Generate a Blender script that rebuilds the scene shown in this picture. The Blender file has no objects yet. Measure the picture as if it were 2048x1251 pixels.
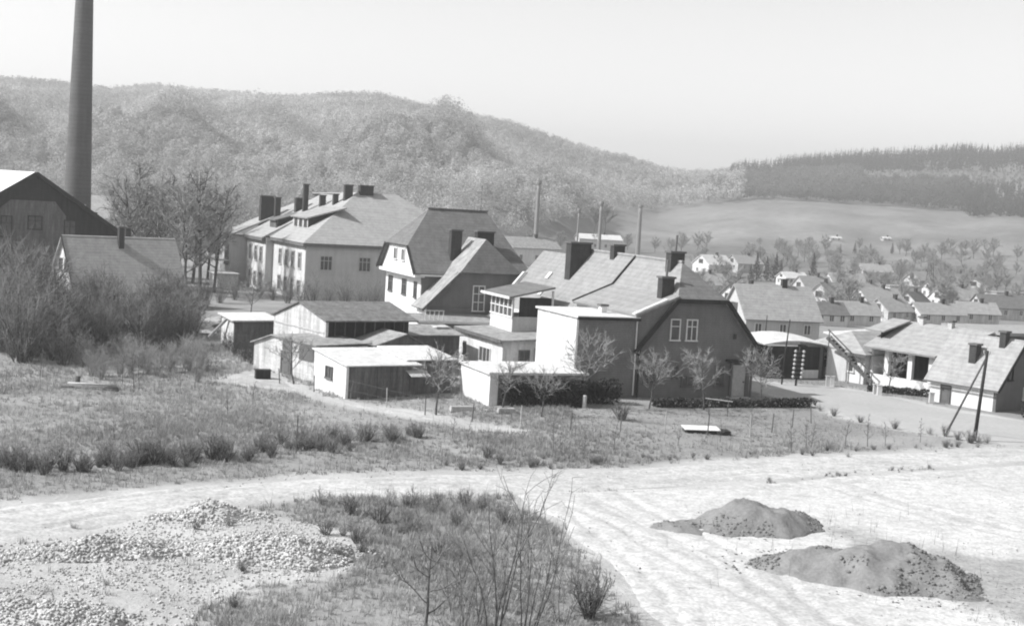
import bpy, bmesh, math, random
import numpy as np
from mathutils import Matrix, Vector

# ------------------------------------------------------------------ camera
FPX, ROLL, CAMH = 2813.0, 0.06, 13.0            # focal length in photo pixels (2048 wide)
PITCH = math.atan(225.5 * math.cos(ROLL) / FPX)
CF = np.array([0, math.cos(PITCH), -math.sin(PITCH)])
_r0 = np.array([1.0, 0, 0]); _u0 = np.array([0, math.sin(PITCH), math.cos(PITCH)])
CR = _r0 * math.cos(ROLL) + _u0 * math.sin(ROLL)
CU = -_r0 * math.sin(ROLL) + _u0 * math.cos(ROLL)
CC = np.array([0, 0, CAMH])
scene = bpy.context.scene
col = scene.collection
cam = bpy.data.cameras.new('camera'); camo = bpy.data.objects.new('camera', cam); col.objects.link(camo)
m = Matrix.Identity(4)
for i in range(3):
    m[i][0] = CR[i]; m[i][1] = CU[i]; m[i][2] = -CF[i]; m[i][3] = CC[i]
camo.matrix_world = m
cam.sensor_width = 36.0; cam.lens = 36.0 * FPX / 2048.0
cam.clip_start = 0.5; cam.clip_end = 20000
scene.camera = camo

# ------------------------------------------------------------------ sky, sun, exposure
SUN_EL, SUN_TH = math.radians(42), math.radians(-10)   # sun on the left, a little behind the camera
TO_SUN = Vector((-math.cos(SUN_EL) * math.cos(SUN_TH), math.cos(SUN_EL) * math.sin(SUN_TH), math.sin(SUN_EL)))
world = bpy.data.worlds.new('World'); scene.world = world; world.use_nodes = True
nt = world.node_tree; nt.nodes.clear()
sky = nt.nodes.new('ShaderNodeTexSky'); sky.sky_type = 'NISHITA'; sky.sun_disc = False
sky.sun_elevation = SUN_EL; sky.sun_rotation = math.atan2(TO_SUN.x, TO_SUN.y)
sky.air_density = 1.0; sky.dust_density = 1.0; sky.ozone_density = 1.0
bw = nt.nodes.new('ShaderNodeRGBToBW'); bg = nt.nodes.new('ShaderNodeBackground'); wo = nt.nodes.new('ShaderNodeOutputWorld')
bg.inputs['Strength'].default_value = 0.115
nt.links.new(sky.outputs[0], bw.inputs[0]); nt.links.new(bw.outputs[0], bg.inputs[0]); nt.links.new(bg.outputs[0], wo.inputs[0])
sl = bpy.data.lights.new('sun', 'SUN'); sl.energy = 3.0; sl.angle = math.radians(0.6)
so = bpy.data.objects.new('sun', sl); col.objects.link(so)
so.rotation_euler = (-TO_SUN).to_track_quat('-Z', 'Y').to_euler(); so.location = (-60, 0, 90)
scene.view_settings.view_transform = 'Standard'; scene.view_settings.look = 'None'
scene.view_settings.exposure = 1.08; scene.view_settings.gamma = 1.0
scene.render.engine = 'CYCLES'
scene.cycles.use_denoising = True
scene.cycles.max_bounces = 5; scene.cycles.diffuse_bounces = 3; scene.cycles.volume_bounces = 0
scene.cycles.transparent_max_bounces = 8
scene.cycles.pixel_filter_type = 'BLACKMAN_HARRIS'; scene.cycles.filter_width = 2.0

# ------------------------------------------------------------------ terrain
def ray(x, y): return CF + CR * ((x - 1024) / FPX) - CU * ((y - 625.5) / FPX)
def ground0(x, y, z=0.0):
    d = ray(x, y); return CC + d * ((z - CAMH) / d[2])
def _lat(i, j, k): 
    v = np.sin(i * 127.1 + j * 311.7 + k * 74.7) * 43758.5453; return (v - np.floor(v)) * 2 - 1
def fbm(x, y, s, seed=0.0, octs=4):
    """lattice value noise, several octaves, about -1..1"""
    x = np.asarray(x, float); y = np.asarray(y, float); v = 0.0; a = 1.0; t = 0.0
    for o in range(octs):
        f_ = 2.0 ** o / (s * 2.2); c, d = math.cos(.6 + o), math.sin(.6 + o)
        p = (x * c - y * d) * f_ + 53.7 + seed; q = (x * d + y * c) * f_ + 91.3 - seed
        i, j = np.floor(p), np.floor(q); u, w = p - i, q - j; u = u * u * (3 - 2 * u); w = w * w * (3 - 2 * w); k = seed + o * 13
        v = v + a * ((_lat(i, j, k) * (1 - u) + _lat(i + 1, j, k) * u) * (1 - w) + (_lat(i, j + 1, k) * (1 - u) + _lat(i + 1, j + 1, k) * u) * w)
        t += a * a; a *= .55
    return np.clip(v / math.sqrt(t) * 1.05, -1.3, 1.3)
def sstep(a, b, x):
    t = np.clip((x - a) / (b - a), 0, 1); return t * t * (3 - 2 * t)

RP = np.array([-600, 0, 100, 200, 290, 400, 550, 650, 730, 800, 900, 1000, 1100, 1180, 1240, 1300, 1360, 1430, 1480, 1550, 1700, 1850, 1900, 1960, 2048, 2700])
RE = np.array([170, 187, 187, 183, 191, 188, 188, 198, 204, 192, 178, 161, 135, 114, 103, 85, 80, 84, 100, 110, 129, 143, 150, 145, 160, 150]) - np.array([34] * 4 + [30] * 3 + [27] * 4 + [24] * 3 + [20] * 3 + [17] * 9)
NODE_R = [0, 130, 200, 300, 420, 600, 1000, 1450, 2300]
def hill(x, y):
    r = np.hypot(x, y); az = np.clip(np.arctan2(x, np.maximum(y, 1e-3)), -1.2, 1.2); az = np.where(y <= 0, np.sign(x) * 1.2, az)
    px = np.clip(1024 + FPX * np.tan(az), -900, 2900)
    e = np.interp(px, RP, RE)
    w = sstep(850, 1300, px)
    ztop = 13 + e * 1450 / 2813
    zl = [0, 0, 0, 0, 8, 25, 60 * e / 172, ztop, 40]
    e1 = np.interp(px, [1000, 1300, 1500, 2048], [20, 8, 32, 30])
    zr = [0, 0, -3, -6, -8, -3, 13 + e1 * 1000 / 2813, ztop, 50]
    z = np.zeros_like(r)
    for i in range(len(NODE_R) - 1):
        a, b = NODE_R[i], NODE_R[i + 1]
        t = np.clip((r - a) / (b - a), 0, 1); mk = (r >= a) & (r < b) if i < len(NODE_R) - 2 else (r >= a)
        za = zl[i] * (1 - w) + zr[i] * w; zb = zl[i + 1] * (1 - w) + zr[i + 1] * w
        z = np.where(mk, za + (zb - za) * t, z)
    amp = sstep(330, 800, r) * (1 - sstep(820, 1120, r))
    gul = np.sin(az * 46 + 1.8 * np.sin(r / 210.0) + 1.1 * np.sin(az * 17)) + .5 * np.sin(az * 97 + r / 130.0)
    z = z + amp * ((9 * (1 - w) + 3 * w) * fbm(x, y, 120, 2.0, 4) + (9 * (1 - w) + 1.5 * w) * gul)
    return z

def to_world(pts): return np.array([ground0(*p)[:2] for p in pts])
MAIN_ROAD = to_world([(-160, 1040), (0, 1006), (200, 985), (400, 966), (620, 951), (850, 943), (1000, 943), (1200, 938), (1500, 916), (1700, 905), (1900, 899), (2060, 894), (2260, 890),
                      (2260, 925), (2060, 925), (1900, 936), (1700, 949), (1550, 962), (1300, 977), (1000, 990), (800, 990), (620, 992), (480, 1012), (300, 1042), (120, 1075), (0, 1092), (-160, 1140)])
YARD = to_world([(1010, 984), (1300, 973), (1550, 959), (1700, 946), (1900, 933), (2060, 922), (2260, 920), (2260, 1320), (1310, 1330), (1290, 1251), (1255, 1200), (1190, 1120), (1120, 1075), (1085, 1035), (1040, 1015)])
STREET = to_world([(1470, 752), (1560, 766), (1650, 772), (1750, 784), (1870, 812), (2060, 842), (2260, 870), (2260, 897), (2060, 896), (1950, 883), (1800, 858), (1700, 838), (1600, 806), (1530, 786), (1470, 772)])
PATH = to_world([(440, 762), (480, 748), (520, 738), (560, 752), (640, 790), (700, 802), (830, 822), (1000, 852), (1050, 862), (1000, 866), (820, 836), (690, 813), (560, 778), (500, 772)])
LANE = to_world([(385, 655), (400, 640), (440, 636), (445, 650), (430, 672), (395, 672)])
RUBBLE = to_world([(-60, 1095), (150, 1065), (330, 1030), (480, 1005), (560, 1030), (720, 1060), (745, 1110), (700, 1160), (520, 1180), (420, 1215), (340, 1300), (-60, 1300)])

def poly_dist(px, py, poly):
    """signed distance, positive inside"""
    n = len(poly); ins = np.zeros(px.shape, bool); d2 = np.full(px.shape, 1e12)
    for i in range(n):
        ax, ay = poly[i]; bx, by = poly[(i + 1) % n]
        ex, ey = bx - ax, by - ay
        t = np.clip(((px - ax) * ex + (py - ay) * ey) / (ex * ex + ey * ey + 1e-12), 0, 1)
        d2 = np.minimum(d2, (px - ax - t * ex) ** 2 + (py - ay - t * ey) ** 2)
        if abs(ey) > 1e-9:
            c = ((ay > py) != (by > py)) & (px < ex * (py - ay) / ey + ax); ins ^= c
    d = np.sqrt(d2); return np.where(ins, d, -d)

def near_mask(x, y): return (np.hypot(x, y) < 150)
def flatness(x, y):
    d = np.full(np.shape(x), -50.0)
    for p in (MAIN_ROAD, YARD, STREET, PATH): d = np.maximum(d, poly_dist(x, y, p))
    return d
def bumps(x, y):
    r = np.hypot(x, y)
    b = .16 * fbm(x, y, 6.0, 1.0, 4) + .10 * fbm(x, y, 1.6, 4.0, 3)
    return b * sstep(28, 40, r) * (1 - sstep(82, 100, r))
def road_sheet_z(x, y): return hill(x, y) + 0.0
def height(x, y):
    x = np.asarray(x, float); y = np.asarray(y, float)
    z = hill(x, y)
    nm = near_mask(x, y)
    if np.any(nm):
        xs, ys = x[nm], y[nm]
        fd = flatness(xs, ys)
        bb = bumps(xs, ys) * (1 - sstep(-2.2, -0.3, fd)) - .045 * sstep(.2, 1.0, fd)
        # shallow ditch along the far side of the dirt road
        z = z.copy(); z[nm] = z[nm] + bb
    return z
def hz(x, y): return float(height(np.array([x]), np.array([y]))[0])
def hit(px, py):
    """point of the terrain seen at a photo pixel"""
    d = ray(px, py); d = d / math.hypot(d[0], d[1])
    rr = np.concatenate([np.arange(25, 200, .25), np.arange(200, 2200, 1.0)])
    q = CC[None] + rr[:, None] * d[None]
    k = np.nonzero(q[:, 2] <= hill(q[:, 0], q[:, 1]))[0]
    i = k[0] if len(k) else len(rr) - 1
    return np.array([q[i, 0], q[i, 1], hz(q[i, 0], q[i, 1])])

# ------------------------------------------------------------------ materials (all grey: a black-and-white photograph)
def gray(name, v, var=.18, scale=1.2, fine=14.0, rough=.9, bump=.0, stretch=(1, 1, 1), attr=None, spec=.2):
    mt = bpy.data.materials.new(name); mt.use_nodes = True; t = mt.node_tree; N = t.nodes; b = N['Principled BSDF']
    b.inputs['Roughness'].default_value = rough; b.inputs['Specular IOR Level'].default_value = spec
    tc = N.new('ShaderNodeTexCoord'); mp = N.new('ShaderNodeMapping'); mp.inputs['Scale'].default_value = stretch
    t.links.new(tc.outputs['Object'], mp.inputs[0])
    n1 = N.new('ShaderNodeTexNoise'); n1.inputs['Scale'].default_value = scale; n1.inputs['Detail'].default_value = 5; n1.inputs['Roughness'].default_value = .65
    n2 = N.new('ShaderNodeTexNoise'); n2.inputs['Scale'].default_value = fine; n2.inputs['Detail'].default_value = 4
    for n in (n1, n2): t.links.new(mp.outputs[0], n.inputs['Vector'])
    a = N.new('ShaderNodeMath'); a.operation = 'ADD'
    t.links.new(n1.outputs[0], a.inputs[0]); t.links.new(n2.outputs[0], a.inputs[1])
    r = N.new('ShaderNodeMapRange'); r.inputs[1].default_value = .7; r.inputs[2].default_value = 1.3
    r.inputs[3].default_value = v * (1 - var); r.inputs[4].default_value = v * (1 + var)
    t.links.new(a.outputs[0], r.inputs[0]); out = r.outputs[0]
    if attr:
        at = N.new('ShaderNodeAttribute'); at.attribute_name = attr
        mu = N.new('ShaderNodeMath'); mu.operation = 'MULTIPLY'
        t.links.new(out, mu.inputs[0]); t.links.new(at.outputs['Fac'], mu.inputs[1]); out = mu.outputs[0]
    t.links.new(out, b.inputs['Base Color'])
    if bump:
        bp = N.new('ShaderNodeBump'); bp.inputs['Strength'].default_value = bump; bp.inputs['Distance'].default_value = .05
        t.links.new(n2.outputs[0], bp.inputs['Height']); t.links.new(bp.outputs[0], b.inputs['Normal'])
    return mt

M = dict(
    white=gray('white_plaster', .66, .10, .8, 9, bump=.2), offwhite=gray('stained_plaster', .50, .22, .9, 7, bump=.3),
    limewash=gray('limewashed_plaster', .60, .16, .7, 6, bump=.3),
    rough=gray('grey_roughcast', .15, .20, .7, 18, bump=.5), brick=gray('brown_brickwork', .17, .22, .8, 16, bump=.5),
    greywall=gray('grey_render', .46, .14, .5, 9, bump=.3),
    slate=gray('slate_roof', .16, .20, 1.0, 11, bump=.5, stretch=(1, 1, 2.2)), tile=gray('clay_tile_roof', .33, .18, .9, 13, bump=.6, stretch=(1, 1, 2.4)),
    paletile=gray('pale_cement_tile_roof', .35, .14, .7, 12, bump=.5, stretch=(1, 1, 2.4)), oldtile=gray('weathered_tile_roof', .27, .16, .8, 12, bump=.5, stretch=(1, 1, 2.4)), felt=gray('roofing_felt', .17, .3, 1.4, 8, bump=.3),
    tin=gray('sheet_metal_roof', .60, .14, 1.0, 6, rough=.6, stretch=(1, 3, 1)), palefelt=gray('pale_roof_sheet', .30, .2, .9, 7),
    darkwood=gray('tarred_boards', .035, .35, 1.5, 9, stretch=(3, 3, .6)), wood=gray('weathered_boards', .13, .35, 1.6, 10, stretch=(3, 3, .5)),
    palewood=gray('bleached_timber', .40, .25, 2, 12), soot=gray('sooty_chimney_brick', .055, .3, 1.5, 14, bump=.4),
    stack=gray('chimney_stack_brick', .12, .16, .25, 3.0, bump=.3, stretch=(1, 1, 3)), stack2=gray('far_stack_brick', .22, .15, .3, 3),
    cap=gray('concrete_cap', .12, .2, 3, 12), trim=gray('painted_trim', .60, .1, 2, 10), glass=gray('window_glass', .07, .3, .8, 3, rough=.25, spec=.5),
    door=gray('pale_painted_door', .42, .15, 1.5, 9), doordark=gray('weathered_door', .12, .25, 2, 10, stretch=(4, 4, .5)),
    metal=gray('dull_pipe', .14, .2, 3, 12, rough=.6), bark=gray('bark', .085, .35, 3, 18, stretch=(2, 2, .5)), twig=gray('bare_twigs', .21, .3, 1.2, 6),
    paletwig=gray('pale_dry_twigs', .30, .25, 1.2, 6), darktwig=gray('dark_twigs', .08, .3, 1.2, 6), evergreen=gray('evergreen_needles', .05, .4, .6, 4),
    hedge=gray('hedge_leaves', .045, .4, 1.5, 8), grass=gray('dry_grass_blades', 1.0, .12, .4, 3, attr='tone'),
    soil=gray('heaped_soil', .20, .22, 1.2, 9, bump=.6), clod=gray('soil_clods', .17, .3, 2, 9), rock=gray('limestone_rubble', .50, .2, 1.6, 9, attr='tone'),
    rubblebase=gray('rubble_fines', .45, .25, .8, 10, bump=.5), concrete=gray('concrete', .42, .2, 1.4, 9), iron=gray('rusty_iron', .05, .3, 4, 14),
    porcelain=gray('white_porcelain', .45, .05, 3, 8, rough=.4), wood2=gray('deciduous_wood_crowns', 1.0, .15, .02, .2, attr='tone'),
    leaf=gray('budding_crowns', .16, .3, .4, 2.0),
)

def courses(mt, pitch, depth, streak=.0, sscale=(2.2, 2.2, .22)):
    """rows across the surface plus run-off streaks and odd patches"""
    t = mt.node_tree; N = t.nodes; b = N['Principled BSDF']; src = b.inputs['Base Color'].links[0].from_socket
    tc = N.new('ShaderNodeTexCoord')
    w = N.new('ShaderNodeTexWave'); w.wave_type = 'BANDS'; w.bands_direction = 'Z'; w.wave_profile = 'SAW'; w.inputs['Scale'].default_value = 6.2832 / 20 / pitch; w.inputs['Distortion'].default_value = .5; w.inputs['Detail'].default_value = 2; w.inputs['Detail Scale'].default_value = 3
    t.links.new(tc.outputs['Object'], w.inputs['Vector'])
    r = N.new('ShaderNodeMapRange'); r.inputs[3].default_value = 1 - depth; r.inputs[4].default_value = 1 + depth * .4; t.links.new(w.outputs['Fac'], r.inputs[0])
    mp = N.new('ShaderNodeMapping'); mp.inputs['Scale'].default_value = sscale; t.links.new(tc.outputs['Object'], mp.inputs[0])
    n = N.new('ShaderNodeTexNoise'); n.inputs['Scale'].default_value = 1.0; n.inputs['Detail'].default_value = 6; n.inputs['Roughness'].default_value = .7; t.links.new(mp.outputs[0], n.inputs['Vector'])
    r2 = N.new('ShaderNodeMapRange'); r2.inputs[1].default_value = .36; r2.inputs[2].default_value = .6; r2.inputs[3].default_value = 1 - streak; r2.inputs[4].default_value = 1 + streak * .3; t.links.new(n.outputs[0], r2.inputs[0])
    m1 = N.new('ShaderNodeMath'); m1.operation = 'MULTIPLY'; m2 = N.new('ShaderNodeMath'); m2.operation = 'MULTIPLY'
    t.links.new(src, m1.inputs[0]); t.links.new(r.outputs[0], m1.inputs[1]); t.links.new(m1.outputs[0], m2.inputs[0]); t.links.new(r2.outputs[0], m2.inputs[1]); t.links.new(m2.outputs[0], b.inputs['Base Color'])
for k_, a_ in dict(tile=(.28, .12, .16), paletile=(.30, .10, .15), slate=(.24, .12, .2), oldtile=(.30, .11, .16), felt=(1.2, .06, .35), palefelt=(1.2, .05, .35), tin=(1.5, .04, .18), white=(3.0, .02, .14), limewash=(3.0, .03, .24), offwhite=(.5, .08, .35), greywall=(3.0, .03, .1), rough=(3.0, .04, .1), brick=(.16, .12, .10), stack=(.55, .12, .12), soot=(.16, .12, .2), wood=(.4, .06, .35), darkwood=(.4, .06, .3)).items(): courses(M[k_], *a_)
def soften(mt, f=.5):
    t = mt.node_tree; N = t.nodes; b = N['Principled BSDF']; tr = N.new('ShaderNodeBsdfTranslucent'); mx = N.new('ShaderNodeMixShader'); mx.inputs[0].default_value = f
    t.links.new(b.inputs['Base Color'].links[0].from_socket, tr.inputs[0]); t.links.new(b.outputs[0], mx.inputs[1]); t.links.new(tr.outputs[0], mx.inputs[2]); t.links.new(mx.outputs[0], N['Material Output'].inputs[0])
soften(M['wood2'], .45); soften(M['grass'], .4)
def sand_mat(name, v, rut):
    mt = gray(name, v, .2, .16, 2.2, bump=.0); t = mt.node_tree; N = t.nodes; b = N['Principled BSDF']
    src = b.inputs['Base Color'].links[0].from_socket
    tc = N.new('ShaderNodeTexCoord'); n = N.new('ShaderNodeTexNoise'); n.inputs['Scale'].default_value = 7; n.inputs['Detail'].default_value = 8
    t.links.new(tc.outputs['Object'], n.inputs['Vector'])
    n3 = N.new('ShaderNodeTexNoise'); n3.inputs['Scale'].default_value = 1.3; n3.inputs['Detail'].default_value = 8; n3.inputs['Roughness'].default_value = .68; n3.inputs['Distortion'].default_value = .0
    t.links.new(tc.outputs['Object'], n3.inputs['Vector'])
    rr = N.new('ShaderNodeMapRange'); rr.inputs[1].default_value = .36; rr.inputs[2].default_value = .56; rr.inputs[3].default_value = .86; rr.inputs[4].default_value = 1.05
    t.links.new(n3.outputs[0], rr.inputs[0])
    at = N.new('ShaderNodeAttribute'); at.attribute_name = 'tone'; m2 = N.new('ShaderNodeMath'); m2.operation = 'MULTIPLY'
    mu = N.new('ShaderNodeMath'); mu.operation = 'MULTIPLY'; t.links.new(src, mu.inputs[0]); t.links.new(rr.outputs[0], mu.inputs[1])
    t.links.new(mu.outputs[0], m2.inputs[0]); t.links.new(at.outputs['Fac'], m2.inputs[1])
    r4 = N.new('ShaderNodeMapRange'); r4.inputs[1].default_value = .35; r4.inputs[2].default_value = .6; r4.inputs[3].default_value = .80; r4.inputs[4].default_value = 1.08; t.links.new(n.outputs[0], r4.inputs[0])
    m4 = N.new('ShaderNodeMath'); m4.operation = 'MULTIPLY'; t.links.new(m2.outputs[0], m4.inputs[0]); t.links.new(r4.outputs[0], m4.inputs[1]); t.links.new(m4.outputs[0], b.inputs['Base Color'])
    ad = N.new('ShaderNodeMath'); ad.operation = 'ADD'; t.links.new(n.outputs[0], ad.inputs[0]); t.links.new(n3.outputs[0], ad.inputs[1])
    bp = N.new('ShaderNodeBump'); bp.inputs['Strength'].default_value = .45; bp.inputs['Distance'].default_value = .06
    t.links.new(n.outputs[0], bp.inputs['Height']); t.links.new(bp.outputs[0], b.inputs['Normal'])
    return mt
M['roadsand'] = sand_mat('rutted_road_dirt', .47, -.16); M['yardsand'] = sand_mat('trodden_yard_sand', .50, .72)
M['street'] = gray('worn_street_surface', .36, .12, .25, 3.0, bump=.2); M['path'] = sand_mat('footpath_sand', .40, -.4)

def ground_mat():
    mt = bpy.data.materials.new('ground_cover'); mt.use_nodes = True; t = mt.node_tree; N = t.nodes; b = N['Principled BSDF']
    b.inputs['Roughness'].default_value = .95; b.inputs['Specular IOR Level'].default_value = .1
    tc = N.new('ShaderNodeTexCoord')
    def noise(s, d, r=.6):
        n = N.new('ShaderNodeTexNoise'); n.inputs['Scale'].default_value = s; n.inputs['Detail'].default_value = d; n.inputs['Roughness'].default_value = r
        t.links.new(tc.outputs['Object'], n.inputs['Vector']); return n.outputs[0]
    a = N.new('ShaderNodeMath'); a.operation = 'MULTIPLY_ADD'; a.inputs[1].default_value = .6
    t.links.new(noise(.22, 5), a.inputs[0])
    c = N.new('ShaderNodeMath'); c.operation = 'MULTIPLY'; c.inputs[1].default_value = .4
    nf = noise(4.5, 6, .7); t.links.new(nf, c.inputs[0]); t.links.new(c.outputs[0], a.inputs[2])
    r = N.new('ShaderNodeMapRange'); r.inputs[1].default_value = .32; r.inputs[2].default_value = .68; r.inputs[3].default_value = .70; r.inputs[4].default_value = 1.3
    t.links.new(a.outputs[0], r.inputs[0])
    at = N.new('ShaderNodeAttribute'); at.attribute_name = 'tone'
    mu = N.new('ShaderNodeMath'); mu.operation = 'MULTIPLY'; t.links.new(r.outputs[0], mu.inputs[0]); t.links.new(at.outputs['Fac'], mu.inputs[1])
    t.links.new(mu.outputs[0], b.inputs['Base Color'])
    bp = N.new('ShaderNodeBump'); bp.inputs['Strength'].default_value = .7; bp.inputs['Distance'].default_value = .12
    t.links.new(nf, bp.inputs['Height']); t.links.new(bp.outputs[0], b.inputs['Normal'])
    return mt
M['ground'] = ground_mat()

# ------------------------------------------------------------------ mesh helpers
class MB:
    def __init__(s): s.v = []; s.f = []
    def prism(s, pts, vec):
        n = len(pts); k = len(s.v); vec = np.array(vec, float)
        s.v += [tuple(p) for p in pts] + [tuple(np.array(p, float) + vec) for p in pts]
        s.f.append(tuple(range(k, k + n))); s.f.append(tuple(range(k + 2 * n - 1, k + n - 1, -1)))
        for i in range(n):
            j = (i + 1) % n; s.f.append((k + i, k + n + i, k + n + j, k + j))
        return s
    def box(s, x0, x1, y0, y1, z0, z1):
        return s.prism([(x0, y0, z0), (x1, y0, z0), (x1, y1, z0), (x0, y1, z0)], (0, 0, z1 - z0))
    def slab(s, pts, t=.12):
        a, b, c = [np.array(p, float) for p in pts[:3]]; n = np.cross(b - a, c - a); n /= np.linalg.norm(n)
        if n[2] < 0: n = -n
        return s.prism(pts, -n * t)
    def bar(s, a, b, w, h=None):
        """rectangular bar from a to b"""
        a = np.array(a, float); b = np.array(b, float); d = b - a; d /= np.linalg.norm(d)
        up = np.array([0, 0, 1.]) if abs(d[2]) < .95 else np.array([1., 0, 0])
        sx = np.cross(d, up); sx /= np.linalg.norm(sx); sy = np.cross(sx, d); h = h or w
        q = [a + sx * w / 2 * i + sy * h / 2 * j for i, j in ((-1, -1), (1, -1), (1, 1), (-1, 1))]
        return s.prism(q, b - a)
    def tube(s, pts, rads, k=6, cap=True):
        pts = [np.array(p, float) for p in pts]; base = len(s.v); n = len(pts)
        for i, p in enumerate(pts):
            d = pts[min(i + 1, n - 1)] - pts[max(i - 1, 0)]; d = d / (np.linalg.norm(d) + 1e-9)
            up = np.array([0, 0, 1.]) if abs(d[2]) < .9 else np.array([1., 0, 0])
            sx = np.cross(d, up); sx /= np.linalg.norm(sx); sy = np.cross(d, sx)
            for j in range(k):
                a = 2 * math.pi * j / k
                s.v.append(tuple(p + rads[i] * (math.cos(a) * sx + math.sin(a) * sy)))
        for i in range(n - 1):
            for j in range(k):
                a = base + i * k + j; b_ = base + i * k + (j + 1) % k
                s.f.append((a, b_, b_ + k, a + k))
        if cap:
            s.f.append(tuple(base + j for j in range(k))); s.f.append(tuple(base + (n - 1) * k + j for j in reversed(range(k))))
        return s
    def mesh(s, name, mat, smooth=False, fix=True):
        me = bpy.data.meshes.new(name); me.from_pydata(s.v, [], s.f); me.materials.append(mat)
        if fix and len(s.f) < 5000:
            b = bmesh.new(); b.from_mesh(me); bmesh.ops.recalc_face_normals(b, faces=b.faces); b.to_mesh(me); b.free()
        if smooth: me.polygons.foreach_set('use_smooth', [True] * len(me.polygons))
        me.update(); return me
    def build(s, name, mat, parent=None, smooth=False):
        return link(name, s.mesh(name, mat, smooth), parent)
def link(name, me, parent=None, loc=None):
    o = bpy.data.objects.new(name, me); col.objects.link(o)
    if parent: o.parent = parent
    if loc is not None: o.location = loc
    return o
def tag(o, label=None, cat=None, group=None, kind=None):
    if label: o['label'] = label
    if cat: o['category'] = cat
    if group: o['group'] = group
    if kind: o['kind'] = kind
    return o
def thing(name, loc, yaw, label, cat, group=None):
    o = bpy.data.objects.new(name, None); col.objects.link(o); o.empty_display_size = .3
    o.location = loc; o.rotation_euler = (0, 0, math.radians(yaw)); return tag(o, label, cat, group)
def copy_tree(o, parent=None):
    c = o.copy(); col.objects.link(c); c.parent = parent
    for ch in list(o.children): copy_tree(ch, c)
    return c
def npmesh(name, V, F, mat, tone=None, smooth=False):
    """triangle mesh from arrays"""
    me = bpy.data.meshes.new(name); V = np.asarray(V, np.float32); F = np.asarray(F, np.int32); k = F.shape[1]
    me.vertices.add(len(V)); me.vertices.foreach_set('co', V.ravel())
    me.loops.add(F.size); me.loops.foreach_set('vertex_index', F.ravel())
    me.polygons.add(len(F)); me.polygons.foreach_set('loop_start', np.arange(0, F.size, k, dtype=np.int32))
    me.polygons.foreach_set('loop_total', np.full(len(F), k, np.int32))
    if smooth: me.polygons.foreach_set('use_smooth', np.ones(len(F), bool))
    me.update(calc_edges=True); me.materials.append(mat)
    if tone is not None:
        a = me.attributes.new('tone', 'FLOAT', 'POINT'); a.data.foreach_set('value', np.asarray(tone, np.float32))
    return me

# ------------------------------------------------------------------ ground sheet
def build_ground():
    R = np.concatenate([np.linspace(0.5, 34, 20), np.arange(34.5, 112, .34), 112 * 1.018 ** np.arange(1, 90), 570 * 1.024 ** np.arange(0, 62)])
    R = np.unique(R); fine = np.radians(np.arange(-25, 25.001, .13)); co = np.radians(np.arange(29, 332, 6))
    A = np.concatenate([fine, co])
    rr, aa = np.meshgrid(R, A, indexing='ij'); x = rr * np.sin(aa); y = rr * np.cos(aa)
    z = height(x.ravel(), y.ravel()).reshape(x.shape)
    nR, nA = x.shape
    V = np.stack([x, y, z], -1).reshape(-1, 3)
    i, j = np.meshgrid(np.arange(nR - 1), np.arange(nA), indexing='ij'); j2 = (j + 1) % nA
    F = np.stack([i * nA + j, i * nA + j2, (i + 1) * nA + j2, (i + 1) * nA + j], -1).reshape(-1, 4)
    X, Y = V[:, 0], V[:, 1]; r = np.hypot(X, Y)
    px = 1024 + FPX * X / np.maximum(Y, 1)
    tone = .26 + .05 * fbm(X, Y, 9, 3.0)
    # far hillside: leaf-litter floor of the woods, pale fields on the other side
    far = sstep(160, 420, r); w = sstep(900, 1250, px)
    tone = tone * (1 - far) + far * (w * (.195 + .03 * fbm(X, Y, 60, 5.0) + .035 * fbm(X, Y, 16, 5.5) + .025 * fbm(X, Y, 4, 6.5)) + (1 - w) * (.15 + .02 * fbm(X, Y, 40, 5.0)))
    nm = near_mask(X, Y)
    d = flatness(X[nm], Y[nm]) + .5 * fbm(X[nm], Y[nm], 1.7, 7.0)
    s = sstep(-1.1, .1, d)
    dr = poly_dist(X[nm], Y[nm], RUBBLE) + .7 * fbm(X[nm], Y[nm], 2.0, 9.0); s = np.maximum(s, sstep(-.8, .8, dr))
    tone[nm] = tone[nm] * (1 - s) + .42 * s
    o = link('ground', npmesh('ground', V, F, M['ground'], tone, True)); tag(o, kind='structure')
build_ground()

TRACKS = [[(-100, 1075), (200, 1022), (450, 985), (700, 972), (1000, 966), (1300, 955), (1600, 935), (1900, 915), (2200, 905)], [(-100, 1050), (300, 998), (620, 966), (1000, 953), (1400, 935), (1800, 910), (2200, 897)],
          [(900, 975), (1150, 1000), (1280, 1060), (1420, 1140), (1600, 1230), (1750, 1320)], [(950, 965), (1200, 985), (1330, 1050), (1480, 1120), (1560, 1180), (1680, 1320)], [(1000, 970), (1120, 1030), (1230, 1130), (1330, 1251), (1380, 1320)],
          [(1250, 975), (1550, 965), (1750, 955), (2000, 940)], [(1650, 960), (1800, 1010), (2000, 1060), (2200, 1100)]]
def tracks(x, y):
    d = np.full(x.shape, 99.0)
    for tr in TRACKS:
        q = to_world(tr)
        for k in range(len(q) - 1):
            a, b = q[k], q[k + 1]; e = b - a; t = np.clip(((x - a[0]) * e[0] + (y - a[1]) * e[1]) / (e @ e), 0, 1); d = np.minimum(d, np.hypot(x - a[0] - t * e[0], y - a[1] - t * e[1]))
    return d + .22 * fbm(x, y, 1.5, 3.0)
SPILL = to_world([(1600, 1050), (1690, 1050), (1800, 1075), (1930, 1100), (2070, 1125), (2200, 1150), (2200, 1290), (2030, 1260), (1960, 1215), (1860, 1180), (1700, 1110)])
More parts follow.
